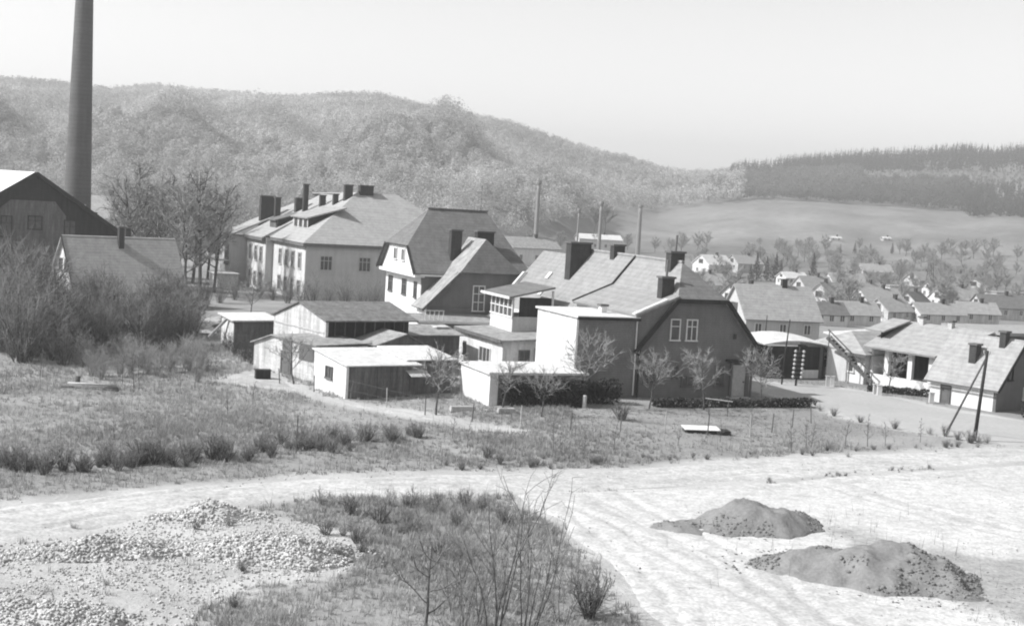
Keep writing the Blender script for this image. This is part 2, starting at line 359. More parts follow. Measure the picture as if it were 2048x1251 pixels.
def sheet(name, poly, mat, dz, step=.45):
    """flat-lying sheet clipped to an outline whose edge wanders a little"""
    x0, y0 = poly.min(0) - 1; x1, y1 = poly.max(0) + 1
    gx, gy = np.meshgrid(np.arange(x0, x1, step), np.arange(y0, y1, step), indexing='ij')
    d = poly_dist(gx.ravel(), gy.ravel(), poly).reshape(gx.shape) + .35 * fbm(gx, gy, 1.3, 2.0)
    ins = d > 0
    z = hill(gx, gy) + dz - .10 * (1 - sstep(.1, .9, d)) + .008 * fbm(gx, gy, .5, 6.0) * (d > .9)
    td = tracks(gx, gy) if step < .3 else np.full(gx.shape, 9.0)
    rut = np.exp(-(np.abs(td - .75) / .17) ** 2); z = z + .012 + (-.05 * rut + .03 * np.exp(-(np.abs(td - 1.25) / .25) ** 2) + .025 * np.exp(-(td / .35) ** 2)) * (d > .9)
    tone = 1 - .13 * rut * (.5 + .5 * np.clip(fbm(gx, gy, 2.0, 4.0) + .5, 0, 1)) - .13 * np.exp(-(td / .3) ** 2) * np.clip(fbm(gx, gy, 1.2, 8.0) + .4, 0, 1)
    tone = tone * (1 - .34 * sstep(-.6, 1.0, poly_dist(gx.ravel(), gy.ravel(), SPILL).reshape(gx.shape) + .8 * fbm(gx, gy, .8, 41.0)))
    n, k = gx.shape; idx = np.arange(n * k).reshape(n, k)
    V = np.stack([gx, gy, z], -1).reshape(-1, 3)
    q = ins[:-1, :-1] & ins[1:, :-1] & ins[1:, 1:] & ins[:-1, 1:]
    F = np.stack([idx[:-1, :-1], idx[1:, :-1], idx[1:, 1:], idx[:-1, 1:]], -1)[q]
    u, inv = np.unique(F, return_inverse=True)
    o = link(name, npmesh(name, V[u], inv.reshape(-1, 4), mat, tone.ravel()[u], True)); return tag(o, kind='structure')
sheet('dirt_yard', YARD, M['yardsand'], .004, .17)
sheet('dirt_road', MAIN_ROAD, M['roadsand'], .022, .17)
sheet('street', STREET, M['street'], .012)
sheet('garden_path', PATH, M['path'], .010, .31)
sheet('farm_lane', LANE, M['path'], .30, .4)

# ------------------------------------------------------------------ building parts
def window(par, face, c, u0, u1, z0, z1, cols=2, rows=2, fm='trim', fw=.09):
    """face 'F': on the plane y=c looking towards -y; face 'L': on x=c looking towards -x"""
    def bx(mb, ua, ub, za, zb, p0, p1):
        if face == 'F': mb.box(ua, ub, c - p1, c - p0, za, zb)
        else: mb.box(c - p1, c - p0, ua, ub, za, zb)
    f = MB(); bx(f, u0, u0 + fw, z0, z1, 0, .09); bx(f, u1 - fw, u1, z0, z1, 0, .09)
    bx(f, u0 + fw, u1 - fw, z1 - fw, z1, 0, .088); bx(f, u0 - .05, u1 + .05, z0 - .1, z0, 0, .13)
    for i in range(1, cols):
        u = u0 + (u1 - u0) * i / cols; bx(f, u - .035, u + .035, z0, z1 - fw, .02, .07)
    for i in range(1, rows):
        z = z0 + (z1 - z0) * (i / rows if rows != 2 else .64); bx(f, u0 + fw, u1 - fw, z - .03, z + .03, .02, .065)
    w = f.build('window', M[fm], par); g = MB(); bx(g, u0 + fw * .5, u1 - fw * .5, z0 + .002, z1 - fw * .5, .004, .03); g.build('pane', M['glass'], w)
    return w
def door(par, face, c, u0, u1, z0, z1, mt='door', fm='trim'):
    def bx(mb, ua, ub, za, zb, p0, p1):
        if face == 'F': mb.box(ua, ub, c - p1, c - p0, za, zb)
        else: mb.box(c - p1, c - p0, ua, ub, za, zb)
    g = MB(); bx(g, u0, u1, z0, z1, .003, .05)
    for a, b_ in ((.12, .46), (.56, .92)): bx(g, u0 + .14 * (u1 - u0), u1 - .14 * (u1 - u0), z0 + a * (z1 - z0), z0 + b_ * (z1 - z0), .05, .075)
    d = g.build('door', M[mt], par)
    f = MB(); bx(f, u0 - .1, u0, z0, z1 + .1, 0, .1); bx(f, u1, u1 + .1, z0, z1 + .1, 0, .1); bx(f, u0, u1, z1, z1 + .1, 0, .1); f.build('door_frame', M[fm], d)
    h = MB(); bx(h, u1 - .18, u1 - .1, z0 + .98, z0 + 1.06, .05, .14); h.build('handle', M['iron'], d)
    return d
def chimney(par, x0, x1, y0, y1, z0, z1, pipe=None, mt='soot'):
    c = MB().box(x0, x1, y0, y1, z0, z1 - .14).build('chimney', M[mt], par)
    MB().box(x0 - .09, x1 + .09, y0 - .09, y1 + .09, z1 - .14, z1).build('chimney_cap', M['cap'], c)
    if pipe: MB().tube([((x0 + x1) / 2, (y0 + y1) / 2, z1 - .02), ((x0 + x1) / 2 + .03, (y0 + y1) / 2, z1 + pipe)], [.09, .09], 8).build('flue_pipe', M['metal'], c)
    return c
def roof(par, polys, mat, t=.13, name='roof'):
    mb = MB()
    for p in polys: mb.slab(p, t)
    return mb.build(name, M[mat], par)
def part(name, mat, par, *boxes):
    mb = MB()
    for b_ in boxes: mb.box(*b_)
    return mb.build(name, M[mat], par)
def shell(par, x0, x1, y0, y1, z, front='white', left='white', back='white', right='white', z0=-.3, t=.3):
    """four walls, each its own piece"""
    part('wall', front, par, (x0, x1, y0, y0 + t, z0, z)); part('wall', back, par, (x0, x1, y1 - t, y1, z0, z))
    part('wall', left, par, (x0, x0 + t, y0 + t, y1 - t, z0, z)); part('wall', right, par, (x1 - t, x1, y0 + t, y1 - t, z0, z))
def gable(par, pts, vec, mat, name='gable_wall'): return MB().prism(pts, vec).build(name, M[mat], par)

# ---- the big half-hipped house
def house_main():
    h = thing('half_hipped_house', (8.99, 96.22, 0), 22, 'long house with a dark half-hipped brick gable and pale tiled roof', 'house')
    g = [(0, 0, -.3), (8.8, 0, -.3), (8.8, 0, 4.0), (6.4, 0, 6.85), (2.4, 0, 6.85), (0, 0, 4.0)]
    gable(h, g, (0, .35, 0), 'brick'); gable(h, [(a, 27.65, c) for a, b, c in g], (0, .35, 0), 'white')
    part('wall', 'white', h, (0, .35, .35, 27.65, -.3, 3.9)); part('wall', 'brick', h, (8.45, 8.8, .35, 27.65, -.3, 3.9))
    rf = roof(h, [[(4.4, 3, 9.3), (4.4, 20.4, 9.3), (-.65, 20.4, 3.24), (-.65, -.4, 3.24), (2.4, -.4, 6.9)],
                  [(4.4, 3, 9.3), (4.4, 20.4, 9.3), (9.45, 20.4, 3.24), (9.45, -.4, 3.24), (6.4, -.4, 6.9)]], 'oldtile', .16)
    MB().slab([(4.4, 3, 9.31), (2.4, -.42, 6.91), (6.4, -.42, 6.91)], .14).build('half_hip', M['slate'], h)
    roof(h, [[(4.4, 20.4, 8.75), (4.4, 28.3, 8.75), (-.55, 28.3, 2.9), (-.55, 20.4, 2.9)], [(4.4, 20.4, 8.75), (4.4, 28.3, 8.75), (9.35, 28.3, 2.9), (9.35, 20.4, 2.9)]], 'oldtile', .15)
    v = MB()
    for a, b_ in (((-.68, -.46, 3.12), (2.4, -.46, 6.78)), ((2.35, -.46, 6.78), (6.45, -.46, 6.78)), ((6.4, -.46, 6.78), (9.5, -.46, 3.1))): v.bar(a, b_, .1, .3)
    v.build('verge_board', M['darkwood'], h)
    MB().bar((4.4, 2.9, 9.36), (4.4, 20.4, 9.36), .22, .14).build('ridge_tiles', M['tile'], h)
    # step between the two roof halves
    s = MB(); s.bar((4.4, 10.25, 9.33), (2.45, 10.25, 6.99), .12, .26); s.bar((2.5, 10.25, 7.08), (-.7, 10.25, 5.72), .12, .24); s.build('roof_step', M['soot'], h)
    # flat-pitched dormer over the addition
    d = MB().slab([(2.55, -.38, 7.12), (2.55, 10.2, 7.12), (-.75, 10.2, 5.72), (-.75, -.38, 5.72)], .16).build('dormer_roof', M['oldtile'], h)
    part('dormer_wall', 'greywall', h, (-.45, -.2, -.1, 10.0, 3.6, 5.66))
    MB().prism([(-.44, -.26, 3.4), (-.44, -.26, 5.68), (2.4, -.26, 6.9)], (0, .1, 0)).build('dormer_cheek', M['brick'], h)
    MB().slab([(1.7, -.3, 6.86), (1.7, .15, 6.86), (-.78, .15, 5.80), (-.78, -.3, 5.80)], .1).build('verge_flashing', M['tin'], h)
    chimney(h, 2.35, 4.15, 17.9, 18.9, 6.5, 9.95); chimney(h, 4.0, 4.95, 13.4, 14.1, 8.4, 10.05)
    chimney(h, 3.75, 4.85, 3.5, 4.3, 8.4, 10.05, 1.15); chimney(h, 1.8, 2.75, .9, 1.6, 6.0, 8.35, 1.15)
    window(h, 'F', 0, 2.15, 2.95, 4.05, 5.5, 1, 2); window(h, 'F', 0, 3.4, 4.3, 4.05, 5.5, 2, 2)
    window(h, 'F', 0, .3, 1.2, 1.0, 2.25, 2, 2, 'wood'); window(h, 'F', 0, 3.3, 4.25, .85, 1.55, 2, 1, 'wood'); window(h, 'F', 0, 5.95, 6.75, .9, 2.3, 2, 2, 'wood'); window(h, 'F', 0, 2.55, 3.0, 1.4, 2.3, 1, 2, 'wood')
    door(h, 'F', 0, 7.25, 8.4, .12, 2.35, 'door', 'wood'); part('door_step', 'concrete', h, (7.0, 8.7, -.5, 0, -.3, .1))
    part('door_canopy', 'darkwood', h, (6.75, 8.75, -.55, 0, 2.6, 2.74))
    for x in (6.98, 8.6): part('canopy_post', 'wood', h, (x, x + .12, -.5, -.38, .1, 2.6))
    MB().tube([(7.3, -.12, 4.2), (7.3, -.1, 4.55)], [.11, .11], 8).build('wall_lamp', M['iron'], h)
    MB().bar((9.5, -.4, 3.16), (9.5, 20, 3.16), .12, .1).build('gutter', M['metal'], h); MB().tube([(9.15, .1, 3.1), (8.95, .1, 2.8), (8.95, .1, .1)], [.05] * 3, 6).build('downpipe', M['metal'], h)
    MB().bar((-.68, 10.4, 3.14), (-.68, 28, 2.86), .12, .1).build('gutter', M['metal'], h)
    for x, y in ((.4, 15.5), (-.1, 12.3), (1.6, 21.8), (2.7, 23.0)):
        z = 9.3 - 1.2 * (4.4 - x) + .08
        if y > 20.4: z -= .5
        MB().slab([(x - .22, y - .3, z - .2), (x + .22, y - .3, z + .33), (x + .22, y + .3, z + .33), (x - .22, y + .3, z - .2)], .06).build('roof_light', M['tin'], h)
    # flat-roofed addition: pale side wall, much darker front wall
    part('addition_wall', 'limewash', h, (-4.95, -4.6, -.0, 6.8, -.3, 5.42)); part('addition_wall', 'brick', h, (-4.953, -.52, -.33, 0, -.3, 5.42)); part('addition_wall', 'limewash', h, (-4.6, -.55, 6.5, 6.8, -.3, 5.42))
    part('addition_roof', 'tin', h, (-5.1, -.4, -.48, 6.95, 5.42, 5.56)); part('fascia', 'darkwood', h, (-5.12, -.38, -.52, -.482, 5.3, 5.5))
    chimney(h, -1.95, -1.5, 2.6, 3.05, 5.56, 6.15, None, 'white'); MB().tube([(-.62, -.42, 5.4), (-.62, -.42, .2)], [.05, .05], 6).build('downpipe', M['trim'], h)
    # glazed veranda over the rear half
    fr = part('veranda_wall', 'limewash', h, (-3.55, -3.35, 15.3, 19.6, .0, 3.95)); part('veranda_wall', 'greywall', h, (-3.55, -.2, 15.05, 15.3, 0, 4.0)); part('veranda_wall', 'limewash', h, (-3.55, -.2, 19.6, 19.85, 0, 3.95))
    wf = MB()
    for k in range(6): wf.box(-3.6, -3.45, 15.1 + k * .9, 15.24 + k * .9, 3.95, 5.35)
    wf.box(-3.62, -3.42, 15.05, 19.9, 3.88, 4.0); wf.box(-3.6, -3.44, 15.05, 19.9, 4.62, 4.7); wf.box(-3.62, -3.42, 15.05, 19.9, 5.3, 5.44)
    w = wf.build('window_band', M['trim'], h); part('pane', 'glass', w, (-3.5, -3.47, 15.1, 19.8, 4.0, 5.3))
    MB().box(-.3, -.15, 15.0, 15.14, 4.0, 6.1).build('veranda_post', M['trim'], h); part('veranda_wall', 'darkwood', h, (-2.9, -.2, 15.3, 15.4, 4.0, 5.5))  # near-black panel: shadow under the veranda roof put into its colour
    MB().slab([(-.2, 14.75, 6.42), (-.2, 21.0, 6.42), (-4.0, 21.0, 5.55), (-4.0, 14.75, 5.55)], .13).build('veranda_roof', M['slate'], h)
    part('fascia', 'trim', h, (-4.06, -4.0, 14.72, 21.05, 5.38, 5.58))
house_main()

# ---- jerkin-head villa with the catslide wing
def villa():
    v = thing('villa', (-8.1, 124.0, 0), 22, 'villa with bell-shaped dark slate roof, white gable and a sloping front wing', 'house')
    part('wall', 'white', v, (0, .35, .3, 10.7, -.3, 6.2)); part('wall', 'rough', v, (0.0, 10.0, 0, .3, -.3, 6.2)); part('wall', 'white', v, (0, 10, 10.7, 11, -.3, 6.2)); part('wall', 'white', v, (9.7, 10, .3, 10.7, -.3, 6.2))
    gz = lambda y: 6.1 + (min(y, 11 - y) + .2) * .98
    gable(v, [(-.5, .1, 6.05), (-.5, 10.9, 6.05), (-.5, 8.55, 8.45), (-.5, 2.4, 8.45)], (.5, 0, 0), 'white')
    part('ledge', 'white', v, (-.72, .2, -.1, 11.1, 5.72, 6.02))
    roof(v, [[(2.1, 5.5, 11.75), (7.8, 5.5, 11.75), (10.6, -.35, 6.1), (-.85, -.35, 6.1), (-.85, 2.1, 8.42)],
             [(2.1, 5.5, 11.75), (7.8, 5.5, 11.75), (10.6, 11.35, 6.1), (-.85, 11.35, 6.1), (-.85, 8.9, 8.42)],
             [(7.8, 5.5, 11.74), (10.6, -.35, 6.09), (10.6, 11.35, 6.09)], [(2.1, 5.5, 11.74), (-.87, 2.1, 8.41), (-.87, 8.9, 8.41)]], 'slate', .15)
    MB().bar((-.9, -.38, 6.0), (-.9, 2.1, 8.36), .1, .24).build('verge_board', M['darkwood'], v); MB().bar((-.9, 11.38, 6.0), (-.9, 8.9, 8.36), .1, .24).build('verge_board', M['darkwood'], v)
    MB().bar((2.0, 5.5, 11.8), (7.9, 5.5, 11.8), .2, .14).build('ridge_tiles', M['slate'], v)
    part('fascia', 'trim', v, (-.3, 10.4, -.42, -.352, 5.86, 6.02))
    for a, b_ in ((8.7, 10.0), (4.4, 5.7), (1.3, 2.1)): window(v, 'L', 0, a, b_, 3.85, 5.25, 2, 2, 'wood')
    for a, b_ in ((6.05, 7.1), (3.7, 4.7)): window(v, 'L', -.5, a, b_, 7.0, 8.05, 2, 1)
    # wing
    part('wing_wall', 'rough', v, (-.35, 8.0, -3.0, -2.7, -.3, 3.4)); gable(v, [(-.35, -3, 3.42), (8.0, -3, 3.42), (8.0, -3, 6.5), (2.3, -3, 6.5)], (0, .3, 0), 'rough', 'wing_wall')
    part('wing_wall', 'rough', v, (7.7, 8.0, -2.7, -.0, -.3, 6.4)); part('wing_wall', 'white', v, (-.35, -.05, -2.7, 0, -.3, 3.4))
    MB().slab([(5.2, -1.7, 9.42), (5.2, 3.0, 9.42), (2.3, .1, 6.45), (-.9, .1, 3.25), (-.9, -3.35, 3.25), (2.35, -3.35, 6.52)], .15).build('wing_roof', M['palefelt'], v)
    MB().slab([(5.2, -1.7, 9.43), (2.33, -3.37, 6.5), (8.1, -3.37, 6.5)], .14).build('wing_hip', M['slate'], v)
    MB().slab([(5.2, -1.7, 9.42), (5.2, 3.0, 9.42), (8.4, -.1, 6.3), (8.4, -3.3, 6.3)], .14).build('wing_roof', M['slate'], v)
    MB().bar((-.95, -3.4, 3.12), (2.35, -3.4, 6.42), .08, .22).build('verge_board', M['wood'], v)
    window(v, 'F', -3.0, 3.7, 4.85, 3.2, 5.4, 2, 3)
    chimney(v, 2.85, 3.85, .9, 1.6, 6.6, 10.1); chimney(v, 5.6, 7.2, 1.6, 2.4, 8.0, 10.05)
    roof(v, [[(-2.2, -6.0, 2.45), (7.5, -6.0, 2.45), (7.5, -3.0, 2.85), (-2.2, -3.0, 2.85)]], 'palefelt', .12, 'porch_roof')
    part('porch_fascia', 'trim', v, (-2.25, 7.55, -6.06, -6.0, 2.28, 2.48)); part('porch_wall', 'rough', v, (-1.9, 7.2, -5.7, -5.5, -.3, 2.3)); part('porch_wall', 'white', v, (-1.9, -1.65, -5.5, -3, -.3, 2.5))
    rl = MB()
    for k in range(5): rl.box(-1.5 + k * .4, -1.44 + k * .4, -5.9, -5.84, 2.5, 3.3)
    rl.box(-1.55, .2, -5.91, -5.83, 3.3, 3.36); rl.build('railing', M['trim'], v)
    for x in (2.4, 7.2): MB().tube([(x, 5.5, 11.8), (x, 5.5, 14.2)], [.025, .015], 5).build('lightning_rod', M['metal'], v)
villa()

# ---- school complex
def school():
    s = thing('school', (-23.92, 160.63, 0), 25, 'big hip-roofed school with a row of sooty chimneys and sunlit end walls', 'building')
    part('wall', 'greywall', s, (0, 22, 0, .4, -.3, 6.75)); part('wall', 'limewash', s, (0, .4, .4, 14, -.3, 6.75)); part('wall', 'greywall', s, (21.6, 22, .4, 17, -.3, 6.75))  # grey camera-side walls: shade on the pale plaster put into their colour
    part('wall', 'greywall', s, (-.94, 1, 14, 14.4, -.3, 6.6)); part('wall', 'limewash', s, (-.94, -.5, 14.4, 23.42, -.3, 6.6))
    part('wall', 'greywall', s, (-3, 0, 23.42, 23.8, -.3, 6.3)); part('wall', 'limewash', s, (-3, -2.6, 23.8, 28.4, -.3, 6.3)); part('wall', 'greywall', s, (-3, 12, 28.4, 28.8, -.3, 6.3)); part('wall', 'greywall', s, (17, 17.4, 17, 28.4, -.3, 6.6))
    roof(s, [[(-.5, -.5, 6.75), (22.5, -.5, 6.75), (13.8, 8.7, 12.8), (8.7, 8.7, 12.8)], [(22.5, -.5, 6.74), (22.5, 17.9, 6.74), (13.8, 8.7, 12.8)]], 'paletile', .2)
    roof(s, [[(-.5, -.5, 6.74), (8.7, 8.7, 12.79), (8.7, 14.2, 12.79), (-.5, 14.2, 6.74)], [(8.7, 8.7, 12.78), (13.8, 8.7, 12.78), (17.9, 14.2, 6.9), (17.9, 28, 6.9), (8.7, 28, 12.4)]], 'paletile', .2)
    roof(s, [[(-1.5, 14.2, 6.6), (8.7, 14.2, 12.3), (8.7, 23.5, 12.3), (-1.5, 23.5, 6.6)]], 'paletile', .2); roof(s, [[(-3.5, 23.5, 6.3), (7.5, 23.5, 11.4), (7.5, 29, 11.4), (-3.5, 29, 6.3)]], 'paletile', .2)
    part('cornice', 'rough', s, (-.5, 22.5, -.52, -.2, 6.35, 6.62)); part('cornice', 'rough', s, (-.5, -.2, -.2, 14, 6.35, 6.6)); part('cornice', 'rough', s, (-1.45, -1.1, 14.2, 23.4, 6.2, 6.5))
    # long shed dormer on the sunny slope
    MB().slab([(5.8, 3.6, 10.95), (5.8, 12.8, 10.95), (1.6, 12.8, 9.5), (1.6, 5.6, 9.5)], .16).build('dormer_roof', M['tile'], s)
    MB().prism([(1.9, 5.9, 8.1), (1.9, 5.9, 9.45), (5.2, 5.9, 10.6)], (0, .15, 0)).build('dormer_cheek', M['darkwood'], s); part('dormer_wall', 'offwhite', s, (1.9, 2.1, 6.1, 12.6, 7.8, 9.4))
    for k in range(3): window(s, 'L', 1.9, 6.6 + 2 * k, 7.6 + 2 * k, 8.45, 9.3, 2, 1, 'wood')
    MB().slab([(3.6, 15.4, 9.8), (3.6, 19, 9.8), (.4, 19, 8.8), (.4, 15.4, 8.8)], .14).build('dormer_roof', M['slate'], s); part('dormer_wall', 'wood', s, (.7, .9, 15.6, 18.8, 7.4, 8.7)); MB().prism([(.7, 15.6, 7.7), (.7, 15.6, 8.75), (3.2, 15.6, 9.6)], (0, .15, 0)).build('dormer_cheek', M['darkwood'], s)
    for x in (1.7, 6.35, 11.0, 15.6): window(s, 'F', 0, x, x + 1.5, 3.75, 5.35, 3, 2, 'door')
    for y in (1.6, 4.4, 7.2, 10.0):
        window(s, 'L', 0, y, y + 1.3, 3.7, 5.6, 2, 2, 'door', .14); window(s, 'L', 0, y, y + 1.3, .6, 2.4, 2, 2, 'door', .14)
    for y in (15.4, 18.0, 20.6): window(s, 'L', -.94, y, y + 1.3, 3.6, 5.5, 2, 2, 'door', .14); window(s, 'L', -.94, y, y + 1.3, .6, 2.3, 2, 2, 'door', .14)
    window(s, 'L', -3, 24.6, 26.6, 2.6, 5.2, 2, 3, 'wood')
    for c in ((7.0, 8.0, 8.3, 9.0, 11, 13.7), (8.9, 10.6, 8.2, 9.1, 11, 13.75), (6.1, 6.7, 9.8, 10.4, 9.5, 12.5), (5.4, 6.1, 13.0, 13.6, 9, 12.25), (4.3, 4.9, 16.5, 17.1, 9, 13.5), (4.2, 5.6, 19.5, 20.4, 9, 11.7),
              (2.2, 2.9, 22.0, 22.7, 8, 11.6), (.9, 2.7, 24.2, 25.2, 7.5, 11.7)): chimney(s, *c)
    part('entrance_canopy', 'tin', s, (-4.4, -2.9, 24, 27, 3.0, 3.15)); part('annex', 'limewash', s, (-5.6, -3, 19, 23, -.3, 1.6)); part('annex_roof', 'tin', s, (-5.9, -2.8, 18.8, 23.2, 1.6, 1.75))
    MB().tube([(15.2, 8.7, 12.7), (15.2, 8.7, 14.4)], [.03, .02], 5).build('lightning_rod', M['metal'], s)
school()

# ---- cottage with white gable
def cottage():
    c = thing('cottage', (-42.16, 135.26, 0), 37, 'cottage with plain pale roof, white pointed gable and one dark chimney', 'house')
    gable(c, [(0, 0, -.3), (0, 7.2, -.3), (0, 7.2, 2.1), (0, 3.6, 6.85), (0, 0, 2.1)], (.3, 0, 0), 'white'); gable(c, [(11, 0, -.3), (11, 7.2, -.3), (11, 7.2, 2.1), (11, 3.6, 6.85), (11, 0, 2.1)], (.3, 0, 0), 'white')
    part('wall', 'white', c, (.3, 11, 0, .3, -.3, 2.1)); part('wall', 'white', c, (.3, 11, 6.9, 7.2, -.3, 2.1))
    roof(c, [[(-.35, 3.6, 7.0), (11.5, 3.6, 7.0), (11.5, -.45, 1.65), (-.35, -.45, 1.65)], [(-.35, 3.6, 7.0), (11.5, 3.6, 7.0), (11.5, 7.65, 1.65), (-.35, 7.65, 1.65)]], 'tile', .15)
    chimney(c, 5.2, 5.75, 2.7, 3.2, 5.2, 8.05); window(c, 'L', 0, 2.4, 3.2, 3.5, 4.7, 1, 2, 'wood'); window(c, 'L', 0, 3.9, 4.7, 3.5, 4.7, 1, 2, 'wood')
    window(c, 'F', 0, 2.2, 3.3, .7, 1.7); window(c, 'F', 0, 7.2, 8.3, .7, 1.7); chimney(c, 6.6, 7.1, 4.6, 5.1, 5.0, 7.9)
    MB().bar((-.38, -.48, 1.6), (-.38, 3.6, 6.98), .06, .2).build('verge_board', M['darkwood'], c)
cottage()

# ---- big dark barn and the factory chimney
def barn():
    b = thing('factory_hall', (-51.51, 150, 0), 33, 'big dark boarded hall with gabled end and sunlit roof slope', 'hall')
    gable(b, [(-11, 0, -.3), (11, 0, -.3), (11, 0, 5.6), (0, 0, 12.6), (-11, 0, 5.6)], (0, .4, 0), 'darkwood'); part('wall', 'rough', b, (-11, -10.6, .4, 30, -.3, 5.6)); part('wall', 'rough', b, (10.6, 11, .4, 30, -.3, 5.6))
    gable(b, [(-11, 30, -.3), (11, 30, -.3), (11, 30, 5.6), (0, 30, 12.6), (-11, 30, 5.6)], (0, .4, 0), 'darkwood')
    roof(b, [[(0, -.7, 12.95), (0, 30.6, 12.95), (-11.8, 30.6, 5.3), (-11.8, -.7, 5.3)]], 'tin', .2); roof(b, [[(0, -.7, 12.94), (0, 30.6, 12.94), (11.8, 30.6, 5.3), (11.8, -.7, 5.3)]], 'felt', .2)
    MB().bar((0, -.75, 12.8), (11.8, -.75, 5.15), .1, .4).bar((0, -.75, 12.8), (-11.8, -.75, 5.15), .1, .4).build('verge_board', M['darkwood'], b)
    gable(b, [(-3.6, -.06, 3.0), (3.4, -.06, 3.0), (3.4, -.06, 8.4), (2.2, -.06, 9.9), (-2.4, -.06, 9.9), (-3.6, -.06, 8.9)], (0, .055, 0), 'wood', 'plank_infill')
    for x0, x1, z0, z1 in ((-3.4, -2.2, 6.0, 8.2), (-.6, .9, 6.9, 8.3), (3.2, 4.5, 6.0, 8.0)): window(b, 'F', -.06, x0, x1, z0, z1, 2, 2, 'darkwood')
    for k in range(4): MB().tube([(3.4 + k * 1.3, 2.5, 10.2 - k * .75), (3.4 + k * 1.3, 2.5, 11.3 - k * .8)], [.28, .22], 8).build('roof_vent', M['soot'] if k % 2 else M['tin'], b)
barn()
def stack(name, x, y, z0, z1, r0, r1, mat, label, rings=0, group=None):
    s = thing(name, (x, y, z0), 0, label, 'chimney', group); H = z1 - z0; n = 12
    zs = [H * i / n for i in range(n + 1)]
    MB().tube([(0, 0, z) for z in zs], [r0 + (r1 - r0) * z / H for z in zs], 28 if r0 > 1.5 else 12).build('shaft', M[mat], s, True)
    MB().tube([(0, 0, H - .1), (0, 0, H + .5), (0, 0, H + 1.0)], [r1 + .05, r1 + .25, r1 + .18], 28 if r0 > 1.5 else 12).build('crown_ring', M[mat], s)
    for k in range(rings):
        z = 14 + k * 6.0; rr = r0 + (r1 - r0) * z / H
        MB().tube([(0, 0, z), (0, 0, z + .16)], [rr + .04, rr + .04], 28, False).build('iron_band', M['iron'], s)
    return s
stack('factory_chimney', -57.85, 185, 0, 47, 1.95, .86, 'stack', 'tall tapering brick factory chimney rising behind the dark hall', 0)
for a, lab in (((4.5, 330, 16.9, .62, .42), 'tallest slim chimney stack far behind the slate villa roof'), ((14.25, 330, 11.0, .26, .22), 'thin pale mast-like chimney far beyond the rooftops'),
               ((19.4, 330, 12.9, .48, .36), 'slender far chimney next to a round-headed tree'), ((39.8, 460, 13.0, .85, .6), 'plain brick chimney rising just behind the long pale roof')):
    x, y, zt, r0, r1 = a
    stack('far_chimney', x, y, hz(x, y) - .5, zt, r0, r1, 'stack2', lab)

